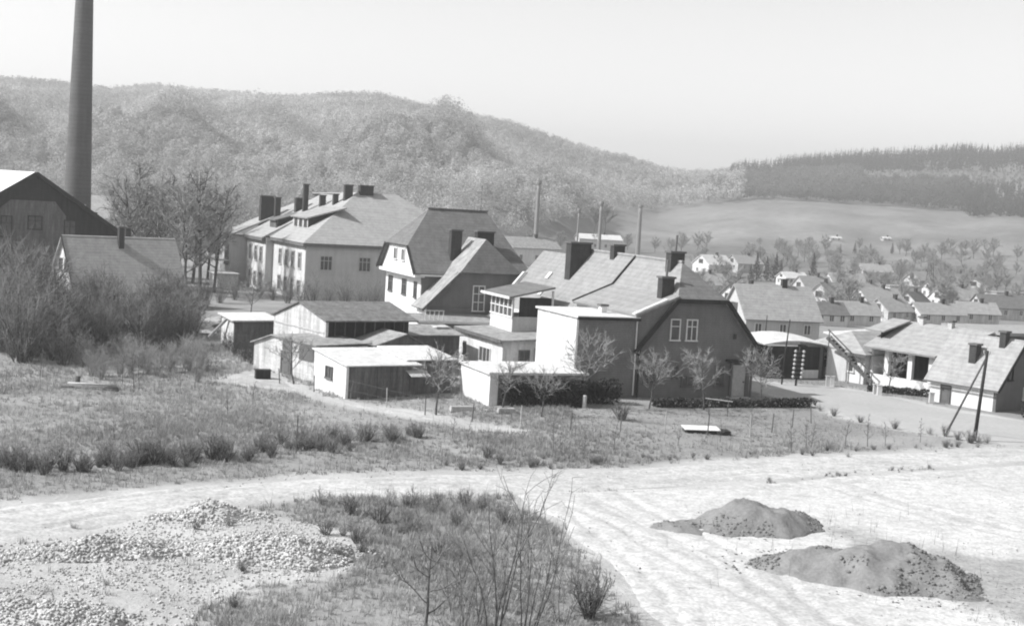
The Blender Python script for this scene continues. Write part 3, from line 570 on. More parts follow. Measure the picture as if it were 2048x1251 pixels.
# ---- outbuildings
def sheds():
    t = thing('tall_shed', (-12.94, 98, 0), 35, 'tall plank shed with pale end wall and dark open front', 'shed')
    gable(t, [(0, 0, -.3), (0, 8.4, -.3), (0, 8.4, 3.4), (0, 4.2, 4.7), (0, 0, 3.7)], (.2, 0, 0), 'offwhite'); part('wall', 'darkwood', t, (.2, 7.0, .5, .7, -.3, 3.75)); part('wall', 'wood', t, (6.8, 7, .7, 8.4, -.3, 3.4))
    part('wall', 'wood', t, (.2, 7, 8.2, 8.4, -.3, 3.35))
    for k in range(8): part('stud', 'wood', t, (.9 + k * .8, 1.0 + k * .8, .42, .5, 1.2, 3.7))
    roof(t, [[(-.15, 4.2, 4.85), (7.4, 4.2, 4.85), (7.4, -.25, 3.85), (-.15, -.25, 3.85)], [(-.15, 4.2, 4.85), (7.4, 4.2, 4.85), (7.4, 8.7, 3.45), (-.15, 8.7, 3.45)]], 'felt', .1)
    for z in (1.9, 2.9): part('cross_batten', 'palewood', t, (-.05, 0, .2, 8.2, z, z + .1))
    l = thing('low_shed', (-12.94, 93.82, 0), 41, 'low whitewashed shed with two weathered plank doors', 'shed')
    gable(l, [(0, 0, -.3), (0, 8.1, -.3), (0, 8.1, 1.85), (0, 5.6, 2.55), (0, 0, 2.45)], (.2, 0, 0), 'offwhite'); part('wall', 'offwhite', l, (.2, 4.2, -.0, .2, -.3, 2.4)); part('wall', 'offwhite', l, (.2, 4.2, 7.9, 8.1, -.3, 1.8))
    roof(l, [[(-.2, -.2, 2.55), (-.2, 5.6, 2.66), (4.4, 5.6, 2.72), (4.4, -.2, 2.62)], [(-.2, 5.6, 2.66), (4.4, 5.6, 2.72), (4.4, 8.35, 1.9), (-.2, 8.35, 1.85)]], 'palefelt', .08)
    door(l, 'L', 0, 3.1, 4.25, .1, 1.6, 'doordark', 'wood'); part('hatch', 'doordark', l, (-.05, 0, 3.1, 4.25, 1.75, 2.35)); part('hatch', 'doordark', l, (-.05, 0, .3, 2.1, 1.35, 2.3))
    w = thing('white_shed', (-10.12, 87.36, 0), 33, 'white shed with bright lean-to roof and small side window', 'shed')
    gable(w, [(0, 0, -.3), (0, 4.7, -.3), (0, 4.7, 2.5), (0, 0, 2.1)], (.18, 0, 0), 'white'); part('wall', 'wood', w, (.18, 5.1, 0, .15, -.3, 2.1)); part('wall', 'wood', w, (5.1, 8.2, .95, 1.1, -.3, 2.25)); part('wall', 'wood', w, (8.05, 8.2, 1.1, 4.7, -.3, 2.3)); part('wall', 'white', w, (.18, 8.2, 4.55, 4.7, -.3, 2.45)); part('wall', 'wood', w, (4.95, 5.1, .15, .95, -.3, 2.15))
    for k in range(10): part('plank', 'wood', w, (.3 + k * .47, .74 + k * .47, -.025, -.001, -.1, 2.05))
    roof(w, [[(-.15, -.3, 2.12), (5.25, -.3, 2.12), (5.25, 4.9, 2.64), (-.15, 4.9, 2.64)]], 'tin', .07); roof(w, [[(4.6, .6, 2.32), (8.5, .6, 2.32), (8.5, 4.9, 2.74), (4.6, 4.9, 2.74)]], 'tin', .07)
    window(w, 'L', 0, 1.9, 2.9, 1.0, 1.75, 2, 1, 'wood', .06); MB().slab([(4.2, -.9, 1.45), (5.6, -.9, 1.45), (5.6, -.05, 1.75), (4.2, -.05, 1.75)], .05).build('lean_to_board', M['palewood'], w)
    g = thing('small_gabled_shed', (-12.94 + 4.76 * .819 + 3 * .5736, 98 + 4.76 * .5736 - 3 * .819, 0), 35, 'small shed with low grey pitched roof squeezed between taller sheds', 'shed')
    gable(g, [(-2.4, 0, -.3), (1.5, 0, -.3), (1.5, 0, 2.4), (0, 0, 3.15), (-2.4, 0, 2.4)], (0, .15, 0), 'wood'); part('wall', 'wood', g, (-2.4, -2.25, .15, 3.3, -.3, 2.4)); part('wall', 'wood', g, (1.35, 1.5, .15, 3.3, -.3, 2.4))
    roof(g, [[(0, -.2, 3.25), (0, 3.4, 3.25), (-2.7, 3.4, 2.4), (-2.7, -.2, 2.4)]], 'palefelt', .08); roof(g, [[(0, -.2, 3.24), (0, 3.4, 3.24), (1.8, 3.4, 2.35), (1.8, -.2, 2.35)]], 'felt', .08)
    s = thing('felt_roofed_shed', (-7.55, 106, 0), 30, 'shed with flat pale roof between the plank shed and white outhouse', 'shed')
    shell(s, 0, 4.2, 0, 3, 2.35, 'wood', 'wood', 'wood', 'wood'); roof(s, [[(-.2, -.25, 2.42), (4.5, -.25, 2.42), (4.5, 3.3, 2.9), (-.2, 3.3, 2.9)]], 'palefelt', .08); part('roof_patch', 'tin', s, (3.0, 4.2, 1.7, 2.6, 2.76, 2.86))
    f = thing('white_outhouse', (-.52, 104, 0), 24, 'white flat-roofed outhouse with tall narrow windows against the long house', 'outbuilding')
    shell(f, 0, 4.6, 0, 8.8, 2.6, 'limewash', 'limewash', 'white', 'white'); roof(f, [[(-.35, -.35, 2.62), (4.7, -.35, 2.85), (4.7, 9.1, 2.95), (-.35, 9.1, 2.72)]], 'palefelt', .16)
    part('fascia', 'wood', f, (-.4, -.352, -.4, 9.1, 2.42, 2.68)); window(f, 'L', 0, 7.2, 7.75, .7, 1.7, 1, 2, 'wood'); window(f, 'L', 0, 2.2, 4.4, .6, 1.75, 3, 1); window(f, 'F', 0, 1.3, 2.2, .8, 1.9, 2, 1, 'wood'); door(f, 'F', 0, 2.7, 3.5, 0, 1.95, 'doordark', 'wood')
    g = thing('garage', (-1.08, 87.21, 0), 22, 'low garage with pale flat roof and ivy-dark front beside the tall addition', 'garage')
    part('wall', 'white', g, (0, .25, .2, 5.5, -.3, 2.1)); part('wall', 'brick', g, (0.0, 6.6, 0, .2, -.3, 2.1)); part('wall', 'white', g, (.25, 6.6, 5.3, 5.5, -.3, 2.1)); part('wall', 'brick', g, (6.35, 6.6, .2, 5.3, -.3, 2.1))
    part('roof', 'tin', g, (-.15, 6.7, -.12, 5.7, 2.1, 2.24)); part('corner_pier', 'white', g, (-.06, .5, -.06, .12, -.3, 2.1))
    h = thing('tin_roofed_hut', (-21.7, 110, 0), 25, 'grey hut with white tin roof edge and a plank leaning on it', 'hut')
    shell(h, 0, 3.4, 0, 4.6, 2.3, 'wood', 'limewash', 'wood', 'wood'); roof(h, [[(-.25, -.25, 2.32), (3.7, -.25, 2.4), (3.7, 4.9, 2.56), (-.25, 4.9, 2.46)]], 'tin', .1)
    p = MB().bar((-24.35, 113.4, .55), (-22.6, 111.6, 2.3), .3, .1).build('leaning_plank', M['palewood']); tag(p, 'long white plank leaning up against the tin-roofed hut', 'plank')
sheds()

# ---- houses along the street
def street_houses():
    t = thing('timber_shed', (25.66, 114.29, 0), 22, 'dark slatted timber shed with curved white roof beside the street', 'shed')
    for k in range(8): part('plank', 'darkwood', t, (-5.4, 0, -.04 - .012 * (k % 2), 0 - .012 * (k % 2), .62 + k * .25, .85 + k * .25))
    part('wall', 'darkwood', t, (-5.4, 0, .01, .12, .0, 2.6)); part('wall', 'white', t, (-.12, 0, .12, 3.4, -.3, 2.75)); part('wall', 'darkwood', t, (-5.4, -5.28, .12, 3.4, -.3, 2.6))
    part('corner_post', 'wood', t, (-.5, -.2, -.1, -.055, -.3, 2.6)); part('loading_board', 'white', t, (-2.1, -.55, -.12, -.06, .05, .72))
    rp = [(-5.9 + 6.3 * k / 6, 2.62 + .5 * math.sin(math.pi * (k + .8) / 7.2)) for k in range(7)]
    mb = MB()
    for (xa, za), (xb, zb) in zip(rp[:-1], rp[1:]): mb.slab([(xa, -.3, za), (xb, -.3, zb), (xb, 3.7, zb + .35), (xa, 3.7, za + .35)], .08)
    mb.build('roof', M['tin'], t)
    # stair house
    s = thing('stair_house', (28.4, 112.0, 0), 35, 'white low house with grey hipped roof behind a sloping outdoor stair', 'house')
    shell(s, 0, 6.5, 0, 6.2, 2.5, 'white', 'white', 'white', 'white'); roof(s, [[(-.5, -.5, 2.45), (7.0, -.5, 2.45), (5.0, 3.2, 3.95), (1.8, 3.2, 3.95)], [(-.5, -.5, 2.44), (-.5, 6.8, 2.44), (1.8, 3.2, 3.94)], [(-.5, 6.8, 2.44), (7, 6.8, 2.44), (5, 3.2, 3.94), (1.8, 3.2, 3.94)], [(7, -.5, 2.43), (7, 6.8, 2.43), (5, 3.2, 3.93)]], 'tile', .12)
    window(s, 'L', 0, 1.0, 2.0, .9, 1.9); window(s, 'L', 0, 3.8, 4.8, .9, 1.9); window(s, 'F', 0, 2.6, 3.5, 1.1, 2.0); part('eave_board', 'wood', s, (-.54, -.5, -.5, 6.8, 2.2, 2.42))
    w = thing('white_yard_wall', (25.95, 114.2, 0), -31, 'blank white wall standing under the sloping outdoor stair', 'wall')
    part('wall_panel', 'white', w, (0, 3.9, 0, .25, -.3, 2.6)); part('coping', 'concrete', w, (-.05, 3.95, -.05, .3, 2.6, 2.68))
    st = thing('outdoor_stair', (25.5, 113.2, 0), -31, 'long straight plank stair slanting down across a white wall', 'stair')
    for y in (0, .8): MB().bar((0, y, 3.5), (4.1, y, .1), .07, .26).build('stringer', M['wood'], st)
    for k in range(14):
        u = (k + .7) / 14.5; part('tread', 'palewood', st, (4.1 * u - .12, 4.1 * u + .14, .04, .76, 3.5 - 3.4 * u - .03, 3.5 - 3.4 * u + .02))
    for u in (.05, .5, .95): MB().bar((4.1 * u, -.05, -.2), (4.1 * u, -.05, 3.5 - 3.4 * u + .75), .07).build('post', M['wood'], st)
    MB().bar((.1, -.05, 4.15), (4.0, -.05, .95), .06, .1).build('handrail', M['wood'], st)
    # porch bungalow
    b = thing('porch_bungalow', (32.48, 107, 0), 35, 'bungalow with pale porch pillars and dark openings under a wide grey roof', 'house')
    part('wall', 'darkwood', b, (1.4, 1.6, .0, 6, .0, 3.0)); part('wall', 'white', b, (0, .2, .1, 6, -.3, .95)); part('wall', 'greywall', b, (0, 7, -.12, .1, -.3, 3.1)); part('wall', 'white', b, (6.8, 7, .1, 6, -.3, 3.1)); part('wall', 'white', b, (0, 7, 6, 6.2, -.3, 3.1))
    for y in (.1, 2.1, 4.4): part('porch_pillar', 'white', b, (-.04, .26, y, y + .42, .95, 3.0))
    part('porch_beam', 'greywall', b, (-.1, .3, -.1, 6.1, 3.0, 3.18))
    roof(b, [[(-.7, -.5, 3.12), (-.7, 6.6, 3.12), (4, 6.6, 5.15), (4, -2.2, 5.15)], [(4, -2.2, 5.14), (4, 6.6, 5.14), (8.6, 6.6, 3.1), (8.6, -.5, 3.1)]], 'tile', .15)
    gable(b, [(0.1, -.1, 3.12), (7, -.1, 3.12), (4, -.1, 4.8)], (0, .12, 0), 'wood'); MB().prism([(.8, 6.0, 3.3), (.8, 6.0, 4.3), (3.4, 6.0, 5.0)], (0, .1, 0)).build('dormer_cheek', M['darkwood'], b)
    MB().slab([(.4, 5.5, 4.4), (.4, 7.4, 4.4), (3.6, 7.4, 5.25), (3.6, 5.5, 5.25)], .12).build('dormer_roof', M['tile'], b); chimney(b, 3.6, 4.0, 1.5, 1.9, 4.8, 5.65, None, 'greywall'); chimney(b, 3.6, 4.0, 4.3, 4.7, 4.8, 5.7, None, 'greywall')
    # carport with bright roof behind
    c = thing('pale_roofed_store', (33.2, 121.5, 0), 22, 'long low store with shining pale roof behind the stair house', 'building')
    shell(c, -3.2, 4.2, 0, 5, 2.2, 'offwhite', 'white', 'white', 'white'); roof(c, [[(-3.6, -.4, 2.7), (1, -.4, 3.0), (1, 5.4, 3.3), (-3.6, 5.4, 3.0)], [(1, -.4, 3.0), (4.6, -.4, 2.45), (4.6, 5.4, 2.75), (1, 5.4, 3.3)]], 'tin', .12)
    # white cottage
    w = thing('white_cottage', (34.85, 99.7, 0), 37, 'little white cottage with steep grey roof next to the braced pole', 'house')
    part('wall', 'white', w, (0, .25, .2, 5.4, -.3, 1.9)); gable(w, [(0, 0, -.3), (5.2, 0, -.3), (5.2, 0, 1.9), (2.6, 0, 5.0), (0, 0, 1.9)], (0, .25, 0), 'rough'); gable(w, [(0, 5.4, -.3), (5.2, 5.4, -.3), (5.2, 5.4, 1.9), (2.6, 5.4, 5.0), (0, 5.4, 1.9)], (0, .25, 0), 'white'); part('wall', 'white', w, (4.95, 5.2, .25, 5.4, -.3, 1.9))
    roof(w, [[(2.6, -.4, 5.15), (2.6, 6, 5.15), (-.4, 6, 1.58), (-.4, -.4, 1.58)], [(2.6, -.4, 5.14), (2.6, 6, 5.14), (5.6, 6, 1.58), (5.6, -.4, 1.58)]], 'tile', .13)
    MB().bar((-.42, -.43, 1.5), (2.6, -.43, 5.08), .08, .2).build('verge_board', M['darkwood'], w); MB().bar((5.62, -.43, 1.5), (2.6, -.43, 5.08), .08, .2).build('verge_board', M['darkwood'], w); window(w, 'F', 0, 1.15, 1.75, 2.3, 3.1, 1, 1, 'darkwood'); window(w, 'F', 0, 3.2, 4.1, .8, 1.7); chimney(w, 2.0, 2.5, 1.0, 1.5, 4.2, 5.7); chimney(w, .9, 1.5, 2.6, 3.2, 2.6, 4.6)
    door(w, 'L', 0, 3.9, 4.6, 0, 1.6, 'doordark', 'wood'); MB().bar((-.46, -.4, 1.5), (-.46, 6, 1.5), .1, .09).build('gutter', M['metal'], w)
    f = thing('flat_roofed_block', (39.5, 112, 0), 22, 'dark flat-topped block rising behind the little white cottage', 'building')
    shell(f, 0, 9, 0, 7, 4.6, 'rough', 'wood', 'rough', 'rough'); part('roof', 'tile', f, (-.5, 9.4, -.5, 7.4, 4.6, 4.85))
street_houses()

# ------------------------------------------------------------------ vegetation generators
rng = np.random.default_rng(11)
def tubes(polys, k=3):
    """polys: list of (points n x 3, radii n) -> vertex and quad arrays"""
    V = []; F = []; base = 0; ang = 2 * math.pi * np.arange(k) / k
    for P_, R_ in polys:
        P_ = np.asarray(P_, float); n = len(P_); d = np.gradient(P_, axis=0); d /= np.linalg.norm(d, axis=1)[:, None] + 1e-9
        up = np.where(np.abs(d[:, 2:3]) < .9, np.array([[0, 0, 1.]]), np.array([[1., 0, 0]]))
        sx = np.cross(d, up); sx /= np.linalg.norm(sx, axis=1)[:, None]; sy = np.cross(d, sx)
        ring = P_[:, None] + np.asarray(R_)[:, None, None] * (np.cos(ang)[None, :, None] * sx[:, None] + np.sin(ang)[None, :, None] * sy[:, None])
        V.append(ring.reshape(-1, 3))
        i, j = np.meshgrid(np.arange(n - 1), np.arange(k), indexing='ij'); j2 = (j + 1) % k
        F.append((np.stack([i * k + j, i * k + j2, (i + 1) * k + j2, (i + 1) * k + j], -1) + base).reshape(-1, 4)); base += n * k
    return np.concatenate(V), np.concatenate(F)
def unit(v): return v / (np.linalg.norm(v) + 1e-9)
def limb(g, p, d, L, r0, r1, n=5, wob=.12, up=.05):
    pts = [np.array(p, float)]; d = unit(np.array(d, float))
    for i in range(n - 1):
        d = unit(d + g.normal(0, wob, 3) + np.array([0, 0, up])); pts.append(pts[-1] + d * L / (n - 1))
    return np.array(pts), np.linspace(r0, r1, n)
def bare_tree(seed, H, trunk_h, r0, limbs=8, subs=6, twigs=7, spread=.8, tw=.012, bend=.06):
    g = np.random.default_rng(seed); wood = []; fine = []
    tp, tr = limb(g, (0, 0, -.15), (g.normal(0, bend), g.normal(0, bend), 1), H * .86, r0, r0 * .18, 9, bend, .08); wood.append((tp, tr))
    for i in range(limbs):
        u = trunk_h / H + (.92 - trunk_h / H) * (i + g.random() * .6) / limbs; k = u * 8; a = int(min(k, 7)); p = tp[a] + (tp[a + 1] - tp[a]) * (k - a)
        az = i * 2.4 + g.random(); el = .35 + .5 * u + g.normal(0, .12)
        L = H * .42 * spread * (1.15 - .75 * u) * g.uniform(.8, 1.2)
        lp, lr = limb(g, p, (math.cos(az) * math.cos(el), math.sin(az) * math.cos(el), math.sin(el)), L, r0 * .38 * (1.1 - .5 * u), tw * 1.3, 6, .14, .09); wood.append((lp, lr))
        for j in range(subs):
            q = lp[1 + int(g.random() * 4.99)]; dd = unit(lp[-1] - lp[0]) + g.normal(0, .55, 3) + np.array([0, 0, .15])
            sp, sr = limb(g, q, dd, L * g.uniform(.35, .6), tw * 2, tw, 4, .2, .06); fine.append((sp, sr))
            for k2 in range(twigs):
                q2 = sp[int(g.random() * 3.99)]; d2 = unit(sp[-1] - sp[0]) + g.normal(0, .7, 3) + np.array([0, 0, .12])
                fine.append(limb(g, q2, d2, L * g.uniform(.14, .32), tw * 1.1, tw * .45, 3, .25, .04))
    return wood, fine
def shrub_geo(seed, H, stems=14, br=5, twigs=5, tw=.01, wide=.5):
    g = np.random.default_rng(seed); wood = []; fine = []
    for i in range(stems):
        az = g.random() * 6.28; lean = g.random() * wide
        p0 = np.array([math.cos(az), math.sin(az), 0]) * g.random() * H * .12; p0[2] = -.1
        lp, lr = limb(g, p0, (math.cos(az) * lean, math.sin(az) * lean, 1), H * g.uniform(.6, 1.0), tw * 2.2, tw * .8, 6, .1, .02); wood.append((lp, lr))
        for j in range(br):
            q = lp[1 + int(g.random() * 4.99)]; sp, sr = limb(g, q, unit(lp[-1] - lp[0]) + g.normal(0, .45, 3), H * g.uniform(.2, .42), tw * 1.2, tw * .7, 4, .15, .04); fine.append((sp, sr))
            for k2 in range(twigs):
                q2 = sp[int(g.random() * 3.99)]; fine.append(limb(g, q2, unit(sp[-1] - sp[0]) + g.normal(0, .6, 3), H * g.uniform(.07, .17), tw * .8, tw * .4, 3, .2, .03))
    return wood, fine
def tree_proto(name, geo, mats, partnames=('trunk', 'crown')):
    w, f_ = geo; V, F = tubes(w, 6); a = npmesh(name + '_' + partnames[0], V, F, M[mats[0]], None, True)
    V, F = tubes(f_, 3); b = npmesh(name + '_' + partnames[1], V, F, M[mats[1]])
    return a, b
def put(name, proto, loc, rot, sc, label, cat, group, partnames=('trunk', 'crown'), lean=(0, 0)):
    o = bpy.data.objects.new(name, None); col.objects.link(o); o.location = loc; o.rotation_euler = (lean[0], lean[1], rot); o.scale = (sc, sc, sc); o.empty_display_size = .2
    tag(o, label, cat, group)
    for me, pn in zip(proto, partnames): link(pn, me, o)
    return o
def tri_cloud(C, size, g, nor=None):
    """one small triangle at each centre"""
    n = len(C); a = g.normal(size=(n, 3))
    if nor is not None: a -= nor * np.sum(a * nor, 1)[:, None]
    a /= np.linalg.norm(a, axis=1)[:, None]; b = g.normal(size=(n, 3)) if nor is None else np.cross(a, nor); b -= a * np.sum(a * b, 1)[:, None]; b /= np.linalg.norm(b, axis=1)[:, None]
    s = np.asarray(size)[:, None] * np.ones((n, 1))
    V = np.stack([C + a * s, C - a * s * .5 + b * s * .8, C - a * s * .5 - b * s * .8], 1).reshape(-1, 3)
    return V, np.arange(n * 3).reshape(-1, 3)

# ------------------------------------------------------------------ woods on the hillsides
def wood_points(n, r0, r1, p0, p1, keep=None):
    r = np.sqrt(rng.uniform(r0 * r0, r1 * r1, n)); px = rng.uniform(p0, p1, n); az = np.arctan((px - 1024) / FPX)
    x = r * np.sin(az); y = r * np.cos(az)
    k = np.ones(n, bool) if keep is None else keep(x, y, r, px)
    return x[k], y[k]
def deciduous(name, x, y, H0, H1, base, mtone, K, label, size=1.0):
    n = len(x); z = hill(x, y); H = rng.uniform(H0, H1, n); W = H * rng.uniform(.30, .42, n)
    u = rng.normal(size=(n, K, 3)); u /= np.linalg.norm(u, axis=2)[..., None]; rad = rng.uniform(.25, 1, (n, K)) ** .5
    q = u * rad[..., None]; C = np.empty((n, K, 3))
    C[..., 0] = x[:, None] + q[..., 0] * W[:, None]; C[..., 1] = y[:, None] + q[..., 1] * W[:, None]; C[..., 2] = z[:, None] + H[:, None] * (.60 + .42 * q[..., 2])
    nr = u.reshape(-1, 3) + rng.normal(0, .45, (n * K, 3)) + np.array([0, 0, .25]); nr /= np.linalg.norm(nr, axis=1)[:, None]
    V, F = tri_cloud(C.reshape(-1, 3), (rng.uniform(.5, 1.1, n * K) * size * np.repeat(np.clip(np.hypot(x, y) * .00095, .30, 1.2), K)), rng, nr)
    patch = .5 + .32 * fbm(x, y, 75, 8.0) + .35 * fbm(x, y, 24, 9.0, 2)
    t = base * (1 + mtone * (patch - .5) * 2 + rng.normal(0, .13, n)); t = np.clip(t, .03, .75)
    tone = np.repeat(np.repeat(t, K) * rng.uniform(.92, 1.08, n * K), 3)
    return tag(link(name, npmesh(name, V, F, M['wood2'], tone)), label, 'woodland', kind='stuff')
def conifers(name, x, y, H0, H1, base, K, label):
    n = len(x); z = hill(x, y); H = rng.uniform(H0, H1, n); W = H * rng.uniform(.15, .21, n)
    t = rng.random((n, K)) ** .75; a = rng.random((n, K)) * 6.283; rr = (1 - t) * W[:, None] * rng.uniform(.5, 1.05, (n, K))
    C = np.stack([x[:, None] + rr * np.cos(a), y[:, None] + rr * np.sin(a), z[:, None] + H[:, None] * (.08 + .92 * t)], -1)
    V, F = tri_cloud(C.reshape(-1, 3), (rng.uniform(.6, 1.1, (n, K)) * (1.25 - t)).ravel(), rng)
    tone = np.repeat(np.repeat(base * rng.uniform(.7, 1.4, n), K) * rng.uniform(.75, 1.25, n * K), 3)
    return tag(link(name, npmesh(name, V, F, M['wood2'], tone)), label, 'woodland', kind='stuff')
def keep_left(x, y, r, px):
    start = np.interp(px, [-200, 900, 1020, 1120, 1220, 1300, 1420], [300, 330, 380, 520, 760, 930, 980])
    clear = fbm(x, y, 60, 12.0, 3) > .95
    return (r > start) & ~clear
x, y = wood_points(3400, 300, 720, -260, 1300, keep_left)
deciduous('valley_edge_woodland', x, y, 6, 11, .36, .42, 170, 'pale leafless woodland at the foot of the long hill', 1.0)
x, y = wood_points(11500, 700, 1490, -260, 1470, keep_left)
deciduous('hillside_woodland', x, y, 8, 13, .40, .45, 56, 'pale leafless woodland covering the long rounded hill', .9)
x, y = wood_points(2600, 1295, 1490, 1440, 2330, lambda x, y, r, px: fbm(x, y, 40, 3.0, 2) < .75)
conifers('spruce_woodland', x, y, 11, 17, .04, 60, 'dark spruce forest along the ridge above the fields')
def keep_mid(x, y, r, px):
    a = (r > np.interp(px, [1420, 1600, 1900, 2300], [1000, 990, 1000, 900])) & (px < 1915 + 20 * fbm(x, y, 30)) & ~((px > 1640) & (r > 1170))
    return a | ((px < 1700) & (r > 1170))
x, y = wood_points(3600, 900, 1300, 1400, 1940, keep_mid)
deciduous('hillside_coppice', x, y, 7, 11, .12, .3, 60, 'grey mixed woodland in a belt below the spruce ridge', .9)
x, y = wood_points(1500, 860, 1140, 1880, 2330, lambda x, y, r, px: (r > 930 + 45 * fbm(x, y, 30, 2.0)) & (px > 1915 + 30 * fbm(x, y, 25, 3.0)))
conifers('spruce_plantation', x, y, 8, 13, .075, 50, 'dark block of spruces at the edge of the sloping field')
x, y = wood_points(700, 1150, 1290, 1640, 2330, None)
deciduous('young_plantation', x, y, 2.5, 5, .22, .2, 24, 'strip of pale young trees between the dark forest blocks', .7)

# ------------------------------------------------------------------ trees, shrubs
FRUIT = [tree_proto('fruit_tree', bare_tree(s, 3.6, 1.25, .06, 11, 7, 8, 1.15, .0085), ('bark', 'paletwig')) for s in (1, 2, 3)]
TALL = [tree_proto('tall_tree', bare_tree(s, 11.5, 2.6, .17, 16, 8, 10, .7, .024), ('bark', 'paletwig')) for s in (5, 6, 7)]
ROUND = [tree_proto('round_tree', bare_tree(s, 7.5, 1.6, .14, 13, 8, 11, .95, .035), ('bark', 'paletwig')) for s in (15, 16, 17)]
THICK = [tree_proto('shrub', shrub_geo(s, 3.4, 20, 6, 6, .011, .55), ('bark', 'twig')) for s in (21, 22, 23, 24)]
DTHICK = [tree_proto('dark_shrub', shrub_geo(s, 3.4, 22, 6, 6, .012, .5), ('darktwig', 'darktwig')) for s in (25, 26)]
PALE = [tree_proto('pale_shrub', shrub_geo(s, 3.2, 18, 5, 6, .011, .5), ('twig', 'paletwig')) for s in (27, 28)]
WEED = [tree_proto('weed_bush', shrub_geo(s, 1.0, 22, 4, 4, .009, .7), ('darktwig', 'twig')) for s in (31, 32, 33)]
PWEED = [tree_proto('pale_weed', shrub_geo(s, 1.0, 16, 4, 5, .009, .9), ('twig', 'paletwig')) for s in (34, 35, 36)]
SAPL = [tree_proto('sapling', shrub_geo(s, 4.2, 5, 7, 3, .012, .22), ('bark', 'twig')) for s in (41, 42, 43)]
YOUNG = [tree_proto('young_tree', bare_tree(s, 3.0, .8, .03, 9, 3, 3, .5, .008), ('bark', 'twig')) for s in (51, 52)]
SN = ('stems', 'twigs')
def at_px(px, py): return tuple(hit(px, py))
# tall bare trees behind the cottage
for i, (px, py, h) in enumerate([(262, 575, 1.0), (292, 570, 1.12), (322, 580, .85), (372, 590, .9), (402, 588, 1.1), (428, 585, 1.0), (345, 572, .95), (238, 560, .8), (310, 562, 1.0), (385, 566, .95), (275, 560, .95), (360, 562, 1.05), (415, 558, .9)]):
    put('bare_tree', TALL[i % 3], at_px(px, py), i * 1.7, h * 1.32, 'tall leafless tree in the clump between cottage and school', 'tree', 'bare trees between cottage and school')
for i, (px, py, s) in enumerate([(625, 612, .9), (655, 615, .75), (690, 614, .85), (722, 618, .7), (748, 616, .8), (600, 612, .7), (575, 606, .8), (545, 600, .6), (520, 596, .7), (470, 600, .7), (440, 606, .8), (410, 615, .8)]):
    put('school_shrub', THICK[i % 4], at_px(px, py), i * 1.3, s, 'leafless shrub growing along the foot of the school wall', 'shrub', 'shrubs along the school', SN)
# thicket below the cottage
g2 = np.random.default_rng(5); n = 0
while n < 92:
    px = g2.uniform(-40, 405); lo = np.interp(px, [-40, 100, 180, 300, 400], [600, 620, 640, 650, 640]); hi = np.interp(px, [-40, 120, 250, 400], [715, 735, 725, 690])
    py = g2.uniform(lo, hi)
    if 140 < px < 320 and py > 700: continue
    h = g2.uniform(.75, 1.3) * (1.35 if px < 110 else 1.0)
    pr = DTHICK[n % 2] if g2.random() < .36 else THICK[n % 4]
    put('bare_shrub', pr, at_px(px, py), g2.random() * 6, h, 'leafless twiggy shrub in the thicket below the pale-roofed cottage', 'shrub', 'shrubs of the thicket', SN); n += 1
for i, (px, py, s) in enumerate([(8, 650, 1.9), (55, 655, 1.75), (95, 640, 1.5), (30, 690, 1.7), (-25, 680, 1.9), (130, 660, 1.2)]):
    put('tall_shrub', THICK[i % 4], at_px(px, py), i * 2.0, s, 'tall leafless shrub reaching up in front of the dark hall', 'shrub', 'tall shrubs in front of the hall', SN)
for i, (px, py, s) in enumerate([(352, 690, .9), (338, 684, .8), (300, 690, .7), (375, 700, .75)]):
    put('dark_shrub', DTHICK[i % 2], at_px(px, py), i * 1.3, s, 'dense dark shrub at the end of the farm lane', 'shrub', 'dark shrubs by the lane', SN)
for i, (px, py, s) in enumerate([(470, 712, .5), (490, 722, .55), (455, 700, .4), (500, 728, .5), (478, 698, .4)]):
    put('brush_pile', DTHICK[i % 2], at_px(px, py), i * 1.9, s, 'dark tangle of brushwood beside the low whitewashed shed', 'shrub', 'brushwood by the low shed', SN)
for i in range(26):
    px = g2.uniform(170, 420); py = g2.uniform(715, 765)
    put('pale_shrub', PALE[i % 2], at_px(px, py), g2.random() * 6, g2.uniform(.45, .8), 'pale straw-coloured shrub on the meadow edge of the thicket', 'shrub', 'pale shrubs at the thicket edge', SN)
# weedy edge of the ditch
for i, (px, py, s) in enumerate([(20, 935, 1.2), (55, 940, 1.0), (90, 945, 1.1), (125, 938, 1.2), (160, 940, .9), (285, 925, 1.3), (310, 928, 1.35), (300, 920, 1.1), (372, 915, 1.0), (385, 922, 1.1), (425, 915, 1.35), (450, 918, 1.3), (438, 908, 1.0), (235, 938, .8), (345, 930, .8)] + [(px_, 932 - .04 * px_ + float(g2.normal(0, 6)), .55 + .3 * math.sin(px_ * .11) ** 2) for px_ in [float(v_) for v_ in np.sort(g2.uniform(-30, 470, 30))]]):
    put('ditch_weed', WEED[i % 3], at_px(px, py), i * 1.1, s, 'dark weedy bush on the far bank of the dirt road', 'bush', 'weeds on the ditch bank', SN)
for i, (px, py, s) in enumerate([(600, 888, .9), (640, 893, 1.0), (690, 890, .9), (735, 884, 1.0), (560, 885, .7), (780, 878, .8), (830, 880, .8), (665, 878, .8), (975, 918, .8), (1000, 930, .6), (1190, 930, .5)] + [(px_, 908 - .075 * (px_ - 470) + float(g2.normal(0, 7)), .45 + .35 * math.sin(px_ * .13) ** 2) for px_ in [float(v_) for v_ in np.sort(g2.uniform(480, 880, 26))]] + [(float(px_), float(934 + g2.normal(0, 4)), float(g2.uniform(.2, .5))) for px_ in np.sort(g2.uniform(890, 1190, 11))]):
    put('meadow_weed', WEED[i % 3], at_px(px, py), i * 1.4, s, 'low grey weed clump in the meadow behind the dirt road', 'bush', 'weed clumps in the meadow', SN)
